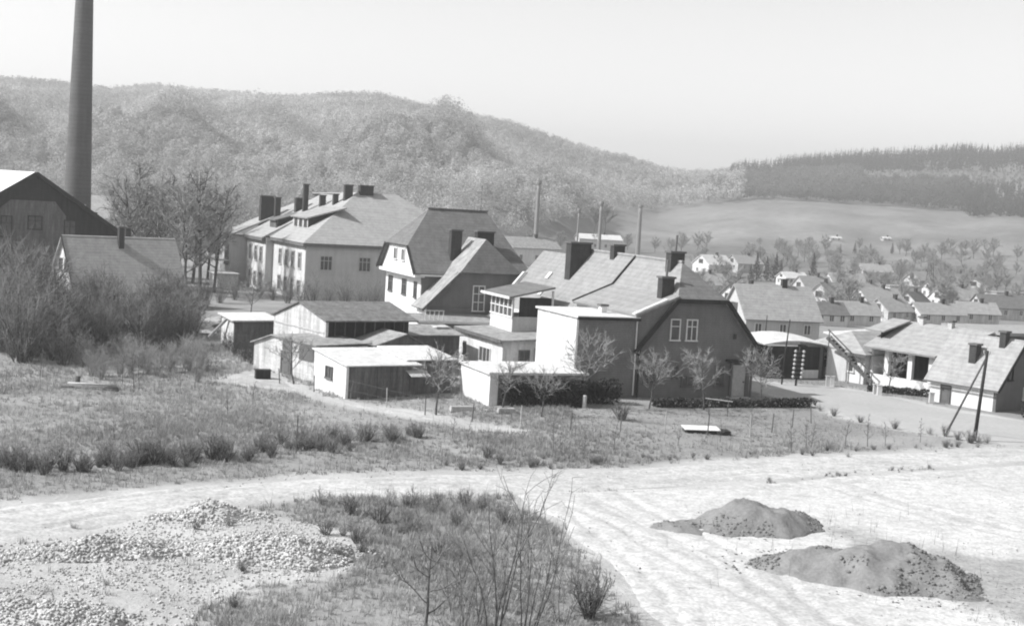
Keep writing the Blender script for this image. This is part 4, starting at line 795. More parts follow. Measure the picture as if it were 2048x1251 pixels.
for i, (px, py, s) in enumerate([(float(px_), float(963 - .09 * (px_ - 1550) + g2.normal(0, 2.5)), float(g2.uniform(.08, .24))) for px_ in np.sort(g2.uniform(1530, 1880, 26))] + [(float(px_), float(912 - .045 * (px_ - 1500) + g2.normal(0, 4)), float(g2.uniform(.15, .5))) for px_ in np.sort(g2.uniform(1200, 1970, 34))] + [(1890, 872, .7), (1915, 880, .6), (1940, 886, .8), (1955, 885, .7), (1975, 886, .5), (1640, 822, .5), (1668, 832, .6), (1720, 845, .5), (1790, 858, .6), (1860, 868, .5)]):
    put('verge_weed', (WEED + PWEED)[i % 6], at_px(px, py), i * 1.4, s, 'low weed tuft on the verge of the dirt road or street', 'bush', 'weeds on the road verges', SN)
# garden trees
for (px, py, s, r, pi, lab) in [(872, 830, 1.05, 0, 1, 'leafless fruit tree standing before the white lean-to shed'), (1162, 818, 1.15, 1, 0, 'forked fruit tree at the corner of the tall addition'), (1298, 818, .95, 2, 2, 'young fruit tree on a straight trunk before the brick gable'),
                            (1408, 818, 1.0, 3.4, 1, 'crooked fruit tree leaning in front of the house door'), (1522, 812, .95, 4, 0, 'dark stubby fruit tree between house and street'), (588, 768, .85, 5, 2, 'slim forked fruit tree in front of the low whitewashed shed'),
                            (1004, 825, .8, .7, 1, 'leafless fruit tree in front of the white garage pier'), (1082, 838, .75, 2.2, 2, 'small fruit tree before the ivy-dark garage front'), (500, 640, 1.0, 1.2, 0, 'bare fruit tree beside the tin-roofed hut'),
                            (1775, 786, .8, .3, 1, 'small bare tree before the bungalow porch')]:
    put('fruit_tree', FRUIT[pi], at_px(px, py), r, s * 1.22, lab, 'tree', None)
put('pollard_shrub', WEED[1], at_px(1243, 845), .4, 1.35, 'pale spiky shrub sprouting in the garden before the brick gable', 'shrub', None, SN)
# thin young trees in the meadow and along the garden
for i, (px, py, s) in enumerate([(268, 785, 1.05), (278, 783, .9), (80, 758, .8), (85, 755, .7), (190, 745, .6), (245, 770, .9), (390, 780, .8), (360, 782, .5), (430, 760, .7), (505, 812, .6), (455, 838, .6), (228, 880, .5)]):
    put('young_tree', YOUNG[i % 2], at_px(px, py), i * 1.3, s, 'thin leafless young tree growing in the rough meadow', 'tree', 'young trees in the meadow')
for i, (px, py, s) in enumerate([(1107, 908, .75), (1150, 880, .6), (1168, 908, .5), (1228, 905, .7), (1356, 895, .55), (1440, 880, .55), (1582, 905, .8), (1612, 898, .75), (1622, 900, .7), (1690, 895, .7), (1735, 893, .8), (1770, 890, .6), (1840, 885, .6), (935, 900, .6), (905, 880, .6), (1500, 870, .7)]):
    put('roadside_seedling', YOUNG[i % 2], at_px(px, py), i * 1.9, s, 'thin twiggy seedling tree at the roadside before the garden', 'tree', 'seedlings along the road')
# foreground saplings
put('forked_sapling', tree_proto('forked_sapling', bare_tree(61, 3.1, .7, .055, 7, 5, 5, .9, .009, .04), ('bark', 'twig')), at_px(850, 1262), .4, 1.0, 'forked bare sapling rising from dry grass beside the sandy yard', 'tree', None)
put('tall_sapling', SAPL[0], at_px(985, 1262), 0, 1.05, 'tall many-stemmed sapling with thin upright twigs', 'tree', None, SN)
put('slender_sapling', SAPL[1], at_px(1045, 1270), 2.2, 1.0, 'slender sapling leaning towards the dirt heaps', 'tree', None, SN)
for i, (px, py, s) in enumerate([(960, 1248, .55), (1120, 1240, .5), (905, 1225, .45), (1000, 1195, .45), (1140, 1190, .4), (930, 1275, .6)]):
    put('thin_sapling', SAPL[2], at_px(px, py), i * 1.2, s, 'short thin-stemmed sapling in the dry grass before the yard', 'tree', 'small saplings in the dry grass', SN)
put('dense_weed_clump', WEED[0], at_px(1178, 1232), 0, 1.6, 'dense dark weed clump at the edge of the sandy yard', 'bush', None, SN)
for i, (px, py, s) in enumerate([(700, 1030, .9), (760, 1045, 1.0), (820, 1060, .8), (640, 1010, .7), (780, 1010, .7), (860, 1030, .8), (930, 1010, .8), (880, 1110, .8), (1000, 1040, .6)] + [(float(a_), float(b_), float(c_)) for a_, b_, c_ in zip(g2.uniform(560, 1010, 26), g2.uniform(1000, 1120, 26), g2.uniform(.35, .8, 26))] + [(float(a_), float(b_), float(c_)) for a_, b_, c_ in zip(g2.uniform(120, 620, 9), g2.uniform(1050, 1240, 9), g2.uniform(.25, .5, 9))]):
    put('dry_weed', (WEED + PWEED)[i % 6], at_px(px, py), i * 2.1, s, 'dry weed clump near the rubble or on the grassy spit', 'bush', 'dry weeds on the grassy spit', SN)
# trees among the far houses
g3 = np.random.default_rng(9); n = 0
for i in range(215):
    px = g3.uniform(1390, 2080); py = 488 + 148 * g3.random() ** .7
    if 1480 < px < 1650 and py > 560: continue
    q = hit(px, py)
    put('valley_tree', ROUND[i % 3], tuple(q), g3.random() * 6, g3.uniform(.5, 1.15), 'round grey budding tree among the far village houses', 'tree', 'trees among the village houses')
for i, (px, py, s) in enumerate([(1255, 500, .9), (1310, 505, .8), (1340, 510, .9), (1362, 505, 1.1), (1395, 500, 1.0), (1190, 500, .8), (1120, 500, .8), (1060, 498, .7), (1230, 505, .7)]):
    q = hit(px, py); put('field_tree', ROUND[i % 3], tuple(q), i, s, 'leafless tree beyond the ridge of the long pale roof', 'tree', 'trees behind the long roof')
tallp = tree_proto('lollipop_tree', bare_tree(77, 15.0, 9.0, .22, 14, 7, 9, .75, .06), ('bark', 'twig'))
for px, s in ((1183, 1.0), (1206, 1.15)):
    q = hit(px, 492); put('lollipop_tree', tallp, tuple(q), px, s, 'long-stemmed round-headed tree standing by the far chimneys', 'tree', 'round-headed trees by the chimneys')
def conifer_proto(seed, H):
    g = np.random.default_rng(seed); K = 900; t = g.random(K) ** .7; a = g.random(K) * 6.283; rr = (1 - t) * H * .22 * g.uniform(.35, 1.08, K) * (1 + .2 * np.sin(t * 40))
    C = np.stack([rr * np.cos(a), rr * np.sin(a), H * (.06 + .94 * t) - rr * .3], -1); V, F = tri_cloud(C, g.uniform(.14, .34, K) * (1.3 - t), g)
    tv, tf = tubes([(np.array([[0, 0, -.2], [0, 0, H * .5], [0, 0, H * .95]]), np.array([.16, .1, .02]))], 6)
    return npmesh('conifer_trunk', tv, tf, M['bark'], None, True), npmesh('conifer_crown', V, F, M['evergreen'])
CON = [conifer_proto(s, 9.0) for s in (1, 2)]
for i, (px, py, s) in enumerate([(1512, 562, 1.0), (1532, 562, .85), (1550, 563, 1.0), (1560, 566, .8), (1625, 562, 1.0), (1500, 563, .6), (1758, 636, .45), (1828, 634, .4), (1680, 508, .5), (1709, 508, .6), (1740, 508, .55), (1784, 508, .6), (1552, 497, .5), (1565, 499, .5)]):
    q = hit(px, py); put('spruce_tree', CON[i % 2], tuple(q), i, s, 'pointed dark spruce among the far village houses', 'tree', 'spruces among the village houses')

# ------------------------------------------------------------------ hedges
def hedge(name, o, yaw, x0, x1, y0, y1, z1, n, label, size=.09):
    t = thing(name, o, yaw, label, 'hedge'); g = np.random.default_rng(int(abs(x1 * 7 + n)))
    C = np.stack([g.uniform(x0, x1, n), g.uniform(y0, y1, n), g.random(n) ** .8 * z1], -1); C[:, 2] *= 1 + .22 * fbm(C[:, 0], C[:, 1], .5, 2.0)
    V, F = tri_cloud(C, g.uniform(.5, 1.4, n) * size, g); tag(link('leaves', npmesh('hedge_leaves', V, F, M['hedge']), t), kind='stuff')
    st = []
    for i in range(int((x1 - x0) / .35)):
        xx = x0 + .2 + i * .35; st.append(limb(g, (xx, (y0 + y1) / 2, -.1), (g.normal(0, .1), 0, 1), z1 * .9, .02, .008, 4))
    V, F = tubes(st, 4); tag(link('stems', npmesh('hedge_stems', V, F, M['darktwig']), t), kind='stuff')
hedge('low_hedge', (8.99, 96.22, 0), 22, -1.0, 11.5, -4.6, -3.7, .55, 4200, 'low dark hedge running along before the brick gable')
hedge('ivy_hedge', (-1.08, 87.21, 0), 22, .6, 6.4, -.75, -.05, 1.75, 5200, 'tall dark hedge growing against the garage front')
hedge('corner_bush', (5.1, 92.2, 0), 22, -.4, 2.2, -1.2, .2, 1.5, 3200, 'dark rounded bush at the foot of the tall addition')
hedge('street_hedge', (36.2, 97.2, 0), 10, 0, 5.5, 0, .9, 1.2, 3600, 'dark hedge by the street beside the little white cottage')
hedge('bungalow_hedge', (27.6, 107.4, 0), -18, 0, 5.0, 0, .5, .5, 1800, 'low clipped hedge along the street before the bungalow')

# ------------------------------------------------------------------ heaps
def heap(name, cx, cy, yaw, lx, ly, H, mat, label, seed, stones=0, smat='clod', s0=.04, s1=.12, lumps=.12, tone=None, peak=(0, 0), cat='heap', sname='clods', flat=1.0):
    t = thing(name, (cx, cy, 0), yaw, label, cat); step = .13
    gx, gy = np.meshgrid(np.arange(-lx * 1.3, lx * 1.3 + step, step), np.arange(-ly * 1.3, ly * 1.3 + step, step), indexing='ij')
    def hf(x, y, full=False):
        d = np.hypot(x / lx, y / ly) * (1.05 + .30 * fbm(x, y, lx * .3, seed, 3)); pk = np.hypot((x - peak[0]) / lx, (y - peak[1]) / ly)
        z = H * np.minimum(sstep(0, 1.15, 1.08 - d) * 1.25, .92 + .06 * fbm(x, y, .9, seed + 6)) * (1.12 - .4 * pk) * (1 + .22 * fbm(x, y, lx * .35, seed + 5)) + lumps * fbm(x, y, .8, seed + 1) * np.clip(1.3 - d, 0, 1) + .07 * fbm(x, y, .22, seed + 2, 2) * (d < 1)
        z = z - .4 * sstep(.9, 1.06, d)
        return (z, d) if full else z
    z = hf(gx, gy); n, k = gx.shape; idx = np.arange(n * k).reshape(n, k); V = np.stack([gx, gy, z], -1).reshape(-1, 3)
    ok = z > -.3
    F = np.stack([idx[:-1, :-1], idx[1:, :-1], idx[1:, 1:], idx[:-1, 1:]], -1)[ok[:-1, :-1] & ok[1:, 1:]]
    u, inv = np.unique(F, return_inverse=True); link('mound', npmesh(name + '_mound', V[u], inv.reshape(-1, 4), M[mat], None, True), t)
    if stones:
        g = np.random.default_rng(int(seed * 10) + 3); r = np.sqrt(g.random(stones)) * (1.22 if smat == 'clod' else 1.06); a = g.random(stones) * 6.283; x = r * lx * np.cos(a); y = r * ly * np.sin(a)
        if smat == 'clod': k_ = fbm(x, y, .9, seed + 4, 3) + .35 * (x / lx) + .2 * (r - .5) > -.1; x, y = x[k_], y[k_]; stones = len(x)
        zz, dd = hf(x, y, True); k_ = (dd < .93) | (g.random(len(x)) < .12); x, y, zz = x[k_], y[k_], np.maximum(zz[k_], .0); stones = len(x)
        V, F, T = stones_geo(g, x, y, zz - (.02 if smat == 'clod' else 0), s0 + (s1 - s0) * g.random(stones) ** (4 if smat == 'clod' else 1.3), tone); tag(link(sname, npmesh(name + '_' + sname, V, F, M[smat], T), t), kind='stuff')
    return t
_t = (1 + 5 ** .5) / 2
ICO = np.array([(-1, _t, 0), (1, _t, 0), (-1, -_t, 0), (1, -_t, 0), (0, -1, _t), (0, 1, _t), (0, -1, -_t), (0, 1, -_t), (_t, 0, -1), (_t, 0, 1), (-_t, 0, -1), (-_t, 0, 1)]) / 1.9
ICF = np.array([(0, 11, 5), (0, 5, 1), (0, 1, 7), (0, 7, 10), (0, 10, 11), (1, 5, 9), (5, 11, 4), (11, 10, 2), (10, 7, 6), (7, 1, 8), (3, 9, 4), (3, 4, 2), (3, 2, 6), (3, 6, 8), (3, 8, 9), (4, 9, 5), (2, 4, 11), (6, 2, 10), (8, 6, 7), (9, 8, 1)])
def stones_geo(g, x, y, z, s, tone=None):
    n = len(x); b = ICO[None] * g.uniform(.6, 1.25, (n, 12, 1)) * g.uniform(.6, 1.2, (n, 1, 3)); a = g.random(n) * 6.283; c, si = np.cos(a)[:, None], np.sin(a)[:, None]
    X = b[..., 0] * c - b[..., 1] * si; Y = b[..., 0] * si + b[..., 1] * c; V = np.stack([X, Y, b[..., 2] * .8], -1) * s[:, None, None] + np.stack([x, y, z + s * .3], -1)[:, None]
    F = (ICF[None] + 12 * np.arange(n)[:, None, None]).reshape(-1, 3); T = np.repeat(g.uniform(.45, 1.15, n) if tone is None else g.uniform(*tone, n), 12)
    return V.reshape(-1, 3), F, T
def heap_px(name, px, py, *a, **k):
    q = ground0(px, py); return heap(name, q[0], q[1], *a, **k)
heap_px('dirt_heap', 1512, 1052, 12, 3.7, 2.4, 1.15, 'soil', 'smaller rounded heap of grey soil on the sandy yard', 1.0, 7500, 'clod', .012, .085, .2, peak=(.2, .2))
heap_px('dirt_heap', 1765, 1155, -14, 5.0, 2.9, 1.2, 'soil', 'larger spread-out heap of grey soil with dark clods on the yard', 2.3, 11000, 'clod', .012, .10, .3, peak=(.5, .4))
heap_px('rubble_heap', 530, 1110, 10, 4.2, 2.5, .62, 'rubblebase', 'broad heap of pale broken stone next to the dry grass', 3.1, 6500, 'rock', .03, .085, .25, sname='stones')
heap_px('rubble_heap', 190, 1105, 20, 4.0, 2.1, .52, 'rubblebase', 'long heap of pale broken stone along the dirt road', 4.2, 5200, 'rock', .03, .085, .28, sname='stones')
heap_px('rubble_heap', 420, 1035, 15, 2.4, 1.4, .45, 'rubblebase', 'small heap of broken stone at the edge of the dirt road', 5.5, 1700, 'rock', .03, .08, .18, sname='stones')
heap_px('rubble_heap', 60, 1235, 0, 3.2, 2.2, .42, 'rubblebase', 'low heap of broken stone farthest from the dirt road', 6.4, 3800, 'rock', .03, .08, .2, sname='stones')
def scatter_stones():
    g = np.random.default_rng(77); n = 9000; x0, y0 = RUBBLE.min(0); x1, y1 = RUBBLE.max(0); x = g.uniform(x0, x1, n); y = g.uniform(y0, y1, n)
    d = poly_dist(x, y, RUBBLE) + .8 * fbm(x, y, 1.5, 3.0); k = (d > .2) & (fbm(x, y, 1.1, 5.0) > -.3); x, y = x[k], y[k]
    V, F, T = stones_geo(g, x, y, height(x, y), g.uniform(.02, .065, len(x))); tag(link('loose_stones', npmesh('loose_stones', V, F, M['rock'], T)), 'loose pale stones scattered around the rubble heaps', 'stones', kind='stuff')
    n = 5000; x = g.uniform(-20, 30, n); y = g.uniform(42, 86, n); d = np.maximum(poly_dist(x, y, MAIN_ROAD), poly_dist(x, y, YARD)); k = (d > -.3) & (d < 30) & (fbm(x, y, 2.5, 15.0) > .1); x, y = x[k], y[k]
    V, F, T = stones_geo(g, x, y, hill(x, y) + .0, g.uniform(.012, .05, len(x)), (.25, .8)); tag(link('road_pebbles', npmesh('road_pebbles', V, F, M['rock'], T)), 'pebbles and clods lying on the dirt road and yard', 'pebbles', kind='stuff')
scatter_stones()

# ------------------------------------------------------------------ small things
def small_things():
    q = hit(180, 778)
    for i, (dx, dy, z, L, a, r) in enumerate([(0, 0, .10, 3.4, 4, .09), (.2, .35, .10, 3.2, -3, .08), (.5, -.3, .09, 2.8, -8, .08), (.1, .15, .26, 3.0, 2, .08)]):
        o = MB().tube([(-L / 2, 0, 0), (0, .02, .02), (L / 2, 0, 0)], [r, r * .95, r * .85], 10).build('log', M['palewood'] if i % 2 else M['wood'], None, True); o.location = (q[0] + dx, q[1] + dy, q[2] + z); o.rotation_euler = (0, 0, math.radians(a)); tag(o, 'bare tree log lying on the meadow below the thicket', 'log', 'logs on the meadow')
    s = MB().tube([(0, 0, -.1), (0, 0, .3), (.02, 0, .55)], [.16, .14, .15], 10).build('tree_stump', M['bark'], None, True); s.location = tuple(hit(155, 772)); tag(s, 'dark stump standing among the bare logs', 'stump')
    q = hit(592, 905); p = thing('marker_post', tuple(q), 5, 'thin marker post with two small white plates beside the dirt road', 'post')
    MB().tube([(0, 0, -.2), (.02, 0, 1.95)], [.035, .03], 6).build('post', M['wood'], p)
    for x in (-.16, .05): part('plate', 'porcelain', p, (x, x + .13, -.05, -.03, 1.55, 1.8))
    q = hit(525, 757); c = thing('crate', tuple(q), 20, 'dark squat wooden crate on the pale sand beside the low shed', 'crate')
    for k in range(5): part('slat', 'darkwood', c, (-.5 + k * .2, -.32 + k * .2, -.35, -.31, -.05, .62))
    part('box_body', 'darkwood', c, (-.5, .5, -.3, .3, -.05, .58)); part('lid', 'darkwood', c, (-.55, .55, -.4, .36, .62, .67))
    q = hit(1168, 820); o = MB().tube([(0, 0, -.2), (0, 0, .78), (0, 0, .82)], [.13, .13, .09], 12).build('concrete_stub', M['porcelain']); o.location = tuple(q); tag(o, 'short round white post by the forked fruit tree', 'post')
    q = hit(1415, 866); b = thing('cold_frame', tuple(q), 8, 'low garden cold frame covered with pale boards', 'cold frame')
    part('frame', 'darkwood', b, (-1.4, 1.3, -.4, .5, -.1, .22))
    for k in range(4): MB().slab([(-1.5 + k * .55, -.48, .26), (-.97 + k * .55, -.48, .26), (-.97 + k * .55, .6, .36), (-1.5 + k * .55, .6, .36)], .04).build('board', M['white'], b)
    for (px, py, w, lab) in ((1012, 834, .55, 'small dark-sided concrete block in the garden'), (925, 826, .8, 'grey concrete slab lying by the garden path')):
        q = hit(px, py); o = part('concrete_block', 'concrete', None, (-w, w, -.18, .18, -.05, .28)); bm = bmesh.new(); bm.from_mesh(o.data); bmesh.ops.bevel(bm, geom=bm.edges[:], offset=.03, segments=2, affect='EDGES'); bm.to_mesh(o.data); bm.free(); o.location = tuple(q); o.rotation_euler = (0, 0, .4); tag(o, lab, 'block')
    q = hit(1440, 830); w = thing('washing_rack', tuple(q), -6, 'pale T-shaped washing rack before the brick gable', 'rack')
    for x in (-.75, .45): part('upright', 'wood', w, (x, x + .05, -.03, .03, -.2, 1.02))
    MB().bar((-1.0, 0, 1.08), (.75, 0, .98), .06).build('rail', M['palewood'], w)
    # garden fence
    line = [hit(*p) for p in ((560, 768), (700, 800), (850, 830), (1040, 858), (1240, 868), (1500, 872), (1660, 838))]
    f = thing('garden_fence', (0, 0, 0), 0, 'wire fence on thin wooden posts along the gardens', 'fence'); prev = None; g = np.random.default_rng(3)
    for a, b_ in zip(line[:-1], line[1:]):
        L = np.linalg.norm((b_ - a)[:2]); m_ = max(1, int(L / 2.6))
        for k in range(m_):
            p = a + (b_ - a) * k / m_; p[2] = hz(p[0], p[1]); h = g.uniform(1.05, 1.4); lean = g.normal(0, .05, 2); top = p + np.array([lean[0], lean[1], h])
            MB().tube([p - np.array([0, 0, .2]), top], [.04, .034], 5).build('post', M['wood'] if g.random() < .7 else M['palewood'], f)
            if prev is not None:
                for u in (.45, .9): MB().tube([prev[0] + (prev[1] - prev[0]) * u, p + (top - p) * u], [.006, .006], 3, False).build('wire', M['metal'], f)
            prev = (p, top)
    # board fence in the thicket
    a, b_ = hit(150, 668), hit(310, 668); f = thing('board_fence', tuple(a), math.degrees(math.atan2(b_[1] - a[1], b_[0] - a[0])), 'low dark board fence half hidden in the thicket', 'fence'); L = np.linalg.norm((b_ - a)[:2])
    for k in range(int(L / .3)): part('board', 'darkwood', f, (k * .3, k * .3 + .26, 0, .03, .0, .85 + .06 * math.sin(k * 2.1)))
    for z in (.2, .7): part('rail', 'wood', f, (0, L, .03, .09, z, z + .08))
    # poles
    q = hit(1948, 882); p = thing('braced_pole', tuple(q), 0, 'tarred telegraph pole with a slanting brace at the street edge', 'pole')
    top = np.array([.35, .0, 5.6]); MB().tube([(0, 0, -.3), tuple(top * .5), tuple(top)], [.12, .105, .085], 10).build('pole_shaft', M['darkwood'], p, True)
    b0 = hit(1893, 860) - q; b0[2] = -.2; MB().tube([tuple(b0), tuple(top * .93)], [.075, .06], 8).build('brace', M['wood'], p, True)
    for k, x in enumerate((-.12, .12)): MB().tube([(.33 + x, 0, 5.3), (.33 + x * 1.6, 0, 5.45), (.33 + x * 1.6, 0, 5.6)], [.012, .03, .035], 6).build('insulator', M['porcelain'], p)
    q = hit(1591, 772); p = thing('insulator_pole', tuple(q), 3, 'pole carrying seven crossarms of white insulators before the timber shed', 'pole')
    MB().tube([(0, 0, -.3), (.05, 0, 1.6), (.12, 0, 3.1)], [.09, .08, .065], 8).build('pole_shaft', M['darkwood'], p, True)
    for k in range(7):
        z = .75 + k * .33; x = .02 + z * .035; a_ = part('crossarm', 'wood', p, (x - .5, x + .5, -.12, -.07, z, z + .05))
        for dx in (-.34, .3): MB().tube([(x + dx, -.16, z - .06), (x + dx, -.16, z + .05), (x + dx, -.16, z + .14)], [.09, .11, .07], 8).build('insulator', M['porcelain'], a_)
    for (px, py, h, dx, lab) in ((1563, 768, 5.0, .28, 'slim dark pole rising beside the timber shed'), (1985, 815, 3.4, .05, 'thin straight pole in front of the little white cottage'), (1529, 690, 3.2, .05, 'short pole beside the big porch house')):
        q = hit(px, py); p = thing('slim_pole', tuple(q), 0, lab, 'pole'); MB().tube([(0, 0, -.3), (dx * .4, 0, h * .5), (dx, 0, h)], [.07, .06, .045], 8).build('pole_shaft', M['darkwood'], p, True); MB().tube([(dx, 0, h), (dx, 0, h + .12)], [.06, .03], 8).build('pole_cap', M['metal'], p)
    # lattice mast in the valley
    q = hit(1857, 590); p = thing('lattice_mast', tuple(q), 12, 'square lattice mast rising among the far village houses', 'mast'); H = 9.5; w = .9
    for sx in (-1, 1):
        for sy in (-1, 1): MB().bar((sx * w, sy * w, -.3), (sx * w * .55, sy * w * .55, H), .2).build('mast_leg', M['metal'], p)
    for k in range(7):
        z0, z1 = H * k / 7, H * (k + 1) / 7; w0, w1 = w * (1 - .45 * k / 7), w * (1 - .45 * (k + 1) / 7)
        MB().bar((-w0, -w0, z0), (w1, -w1, z1), .1).build('diagonal', M['metal'], p); MB().bar((-w0, w0, z0), (-w1, -w1, z1), .1).build('diagonal', M['metal'], p)
    # low pillars of the street fence
    for i, (px, py) in enumerate(((1655, 772), (1663, 773), (1750, 788), (1758, 790), (1862, 806))):
        q = hit(px, py); o = part('gate_pillar', 'limewash' if i % 2 else 'greywall', None, (-.16, .16, -.16, .16, -.2, .75)); part('pillar_cap', 'concrete', o, (-.2, .2, -.2, .2, .75, .82)); o.location = tuple(q); tag(o, 'short square gate pillar at the street fence', 'pillar', 'gate pillars along the street')
small_things()

# ------------------------------------------------------------------ far village houses
def far_house(px, py, w, d, h, rh, yaw, wall, rf, label, flat=False, nwin=3, name='village_house', ch=True):
    q = hit(px, py); t = thing(name, tuple(q), yaw, label, 'house'); x0, x1 = -w / 2, w / 2
    if flat:
        shell(t, x0, x1, 0, d, h, wall, wall, wall, wall, -1); part('roof', rf, t, (x0 - .3, x1 + .3, -.3, d + .3, h, h + .25))
    else:
        part('wall', wall, t, (x0 + .2, x1 - .2, 0, .25, -1, h)); part('wall', wall, t, (x0 + .2, x1 - .2, d - .25, d, -1, h))
        for xx in (x0, x1 - .2): gable(t, [(xx, 0, -1), (xx, d, -1), (xx, d, h), (xx, d / 2, h + rh), (xx, 0, h)], (.2, 0, 0), wall)
        ov = .45; sl = rh / (d / 2)
        roof(t, [[(x0 - .3, d / 2, h + rh + .12), (x1 + .3, d / 2, h + rh + .12), (x1 + .3, -ov, h - ov * sl + .12), (x0 - .3, -ov, h - ov * sl + .12)]], rf, .15); roof(t, [[(x0 - .3, d / 2, h + rh + .12), (x1 + .3, d / 2, h + rh + .12), (x1 + .3, d + ov, h - ov * sl + .12), (x0 - .3, d + ov, h - ov * sl + .12)]], rf, .15)
        if ch: chimney(t, w * .12, w * .12 + .6, d / 2 - .3, d / 2 + .3, h + rh * .6, h + rh + .9)
        window(t, 'L', x0, d * .38, d * .62, h + .15, h + min(1.3, rh * .55), 2, 1, 'wood')
    for k in range(nwin):
        u = x0 + w * (k + .5) / nwin; window(t, 'F', 0, u - .45, u + .45, h * .4, h * .4 + 1.1, 2, 1)
    for k in range(2): window(t, 'L', x0, d * (.22 + .4 * k), d * (.22 + .4 * k) + 1.0, h * .4, h * .4 + 1.1, 2, 1)
    return t
FH = [
    (1563, 688, 7.8, 7.0, 3.0, 3.3, 14, 'greywall', 'tile', 'big village house with broad grey roof right behind the brick gable', 0, 3),
    (1662, 652, 5.0, 4.2, 2.0, 1.6, 18, 'white', 'slate', 'small white village house beside the big grey-roofed one', 0, 3),
    (1722, 652, 6.4, 4.5, 2.0, 1.8, 20, 'limewash', 'tile', 'village house with pale pillars and low tiled roof', 0, 2),
    (1672, 620, 5.5, 6.0, 2.6, 3.0, 60, 'limewash', 'tile', 'steep gabled village house turned towards the street', 0, 2),
    (1692, 612, 6.0, 5.0, 2.5, 2.6, 40, 'white', 'tile', 'white village house behind the steep gabled one', 0, 2),
    (1810, 603, 8.5, 6.0, 3.8, 0, 20, 'white', 'palefelt', 'bright white flat-topped house in the village', 1, 3),
    (1440, 556, 8.6, 7.5, 4.2, 2.6, 35, 'white', 'tin', 'shining white house with pale roof at the foot of the field', 0, 2),
    (1593, 573, 7.0, 5.0, 2.6, 1.5, 25, 'white', 'tin', 'low white house between the two groups of spruces', 0, 2),
    (1890, 600, 7.0, 5.5, 3.0, 2.0, 30, 'white', 'palefelt', 'white gabled village house near the lattice mast', 0, 2),
    (1972, 602, 5.5, 7.0, 4.2, 2.2, 65, 'white', 'palefelt', 'tall narrow white house at the edge of the village', 0, 2),
    (2032, 612, 11.0, 6.0, 3.4, 0, 15, 'white', 'palefelt', 'long white flat-topped block at the edge of the village', 1, 4),
    (1885, 650, 8.5, 5.0, 2.1, 1.7, 20, 'limewash', 'tile', 'low village house with white piers above the bungalow roof', 0, 3),
    (1800, 645, 6.0, 5.0, 2.2, 1.9, 35, 'offwhite', 'tile', 'small drab village house among the bare trees', 0, 2),
    (1960, 648, 7.0, 5.0, 2.2, 1.9, 10, 'offwhite', 'tile', 'drab tiled village house above the flat dark block', 0, 2),
    (1745, 607, 6.5, 5.0, 2.6, 2.2, 30, 'white', 'tile', 'white tiled house in the second row of the village', 0, 2),
    (1845, 625, 6.0, 5.0, 2.4, 2.0, 50, 'limewash', 'slate', 'slate-roofed house below the lattice mast', 0, 2),
    (1200, 505, 13.0, 8.0, 4.5, 1.5, 10, 'white', 'tin', 'long white factory house behind the pale roof chimneys', 0, 4),
    (1072, 535, 11.0, 8.0, 4.5, 2.2, 30, 'white', 'palefelt', 'white house glimpsed between slate villa and long roof', 0, 3),
    (1420, 590, 8.0, 6.0, 2.6, 2.4, 25, 'offwhite', 'tile', 'drab house peeping over the half-hipped gable', 0, 2),
    (1515, 640, 7.0, 6.0, 2.8, 2.6, 40, 'limewash', 'slate', 'gabled house half hidden behind the big grey-roofed one', 0, 2),
    (1700, 590, 9.0, 7.0, 3.2, 2.6, 15, 'limewash', 'palefelt', 'broad pale house in the upper row of the village', 0, 3),
    (1640, 600, 8.0, 6.0, 2.8, 2.8, 30, 'offwhite', 'tile', 'tiled house standing next to the lone tall spruce', 0, 2),
    (1770, 625, 8.5, 6.0, 2.6, 2.4, 25, 'limewash', 'tile', 'wide tiled house below the flat-topped white one', 0, 3),
    (1925, 622, 9.0, 6.5, 2.8, 2.6, 18, 'limewash', 'palefelt', 'wide pale-roofed house behind the low one with white piers', 0, 3),
    (2010, 640, 9.5, 6.0, 2.8, 2.4, 12, 'offwhite', 'slate', 'slate-roofed long house above the dark flat block', 0, 3),
    (1860, 580, 9.0, 6.0, 3.0, 2.4, 35, 'offwhite', 'tile', 'drab house in the row beyond the lattice mast', 0, 2),
    (1935, 585, 8.0, 6.0, 3.2, 2.2, 55, 'white', 'tile', 'white gabled house beside the tall narrow one', 0, 2),
    (1500, 545, 9.0, 6.5, 3.0, 2.4, 30, 'offwhite', 'tile', 'grey house beside the shining white one under the field', 0, 2),
    (1755, 560, 9.0, 6.0, 2.8, 2.2, 10, 'limewash', 'tile', 'lonely tiled house on the upper edge of the village', 0, 2),
    (1672, 482, 4.6, 4.0, 1.4, .7, 5, 'white', 'tin', 'lonely white barn high on the sloping field', 0, 2),
    (1774, 482, 3.4, 4.0, 1.3, .7, 5, 'limewash', 'tin', 'small pale barn standing on the sloping field', 0, 2),
    (222, 530, 5.0, 6.0, 7.0, 3.0, 40, 'white', 'tin', 'bright white house at the foot of the wooded hill', 0, 2),
]
for a in FH: far_house(a[0], a[1], a[2] * 1.15, *a[3:10], flat=bool(a[10]), nwin=a[11])

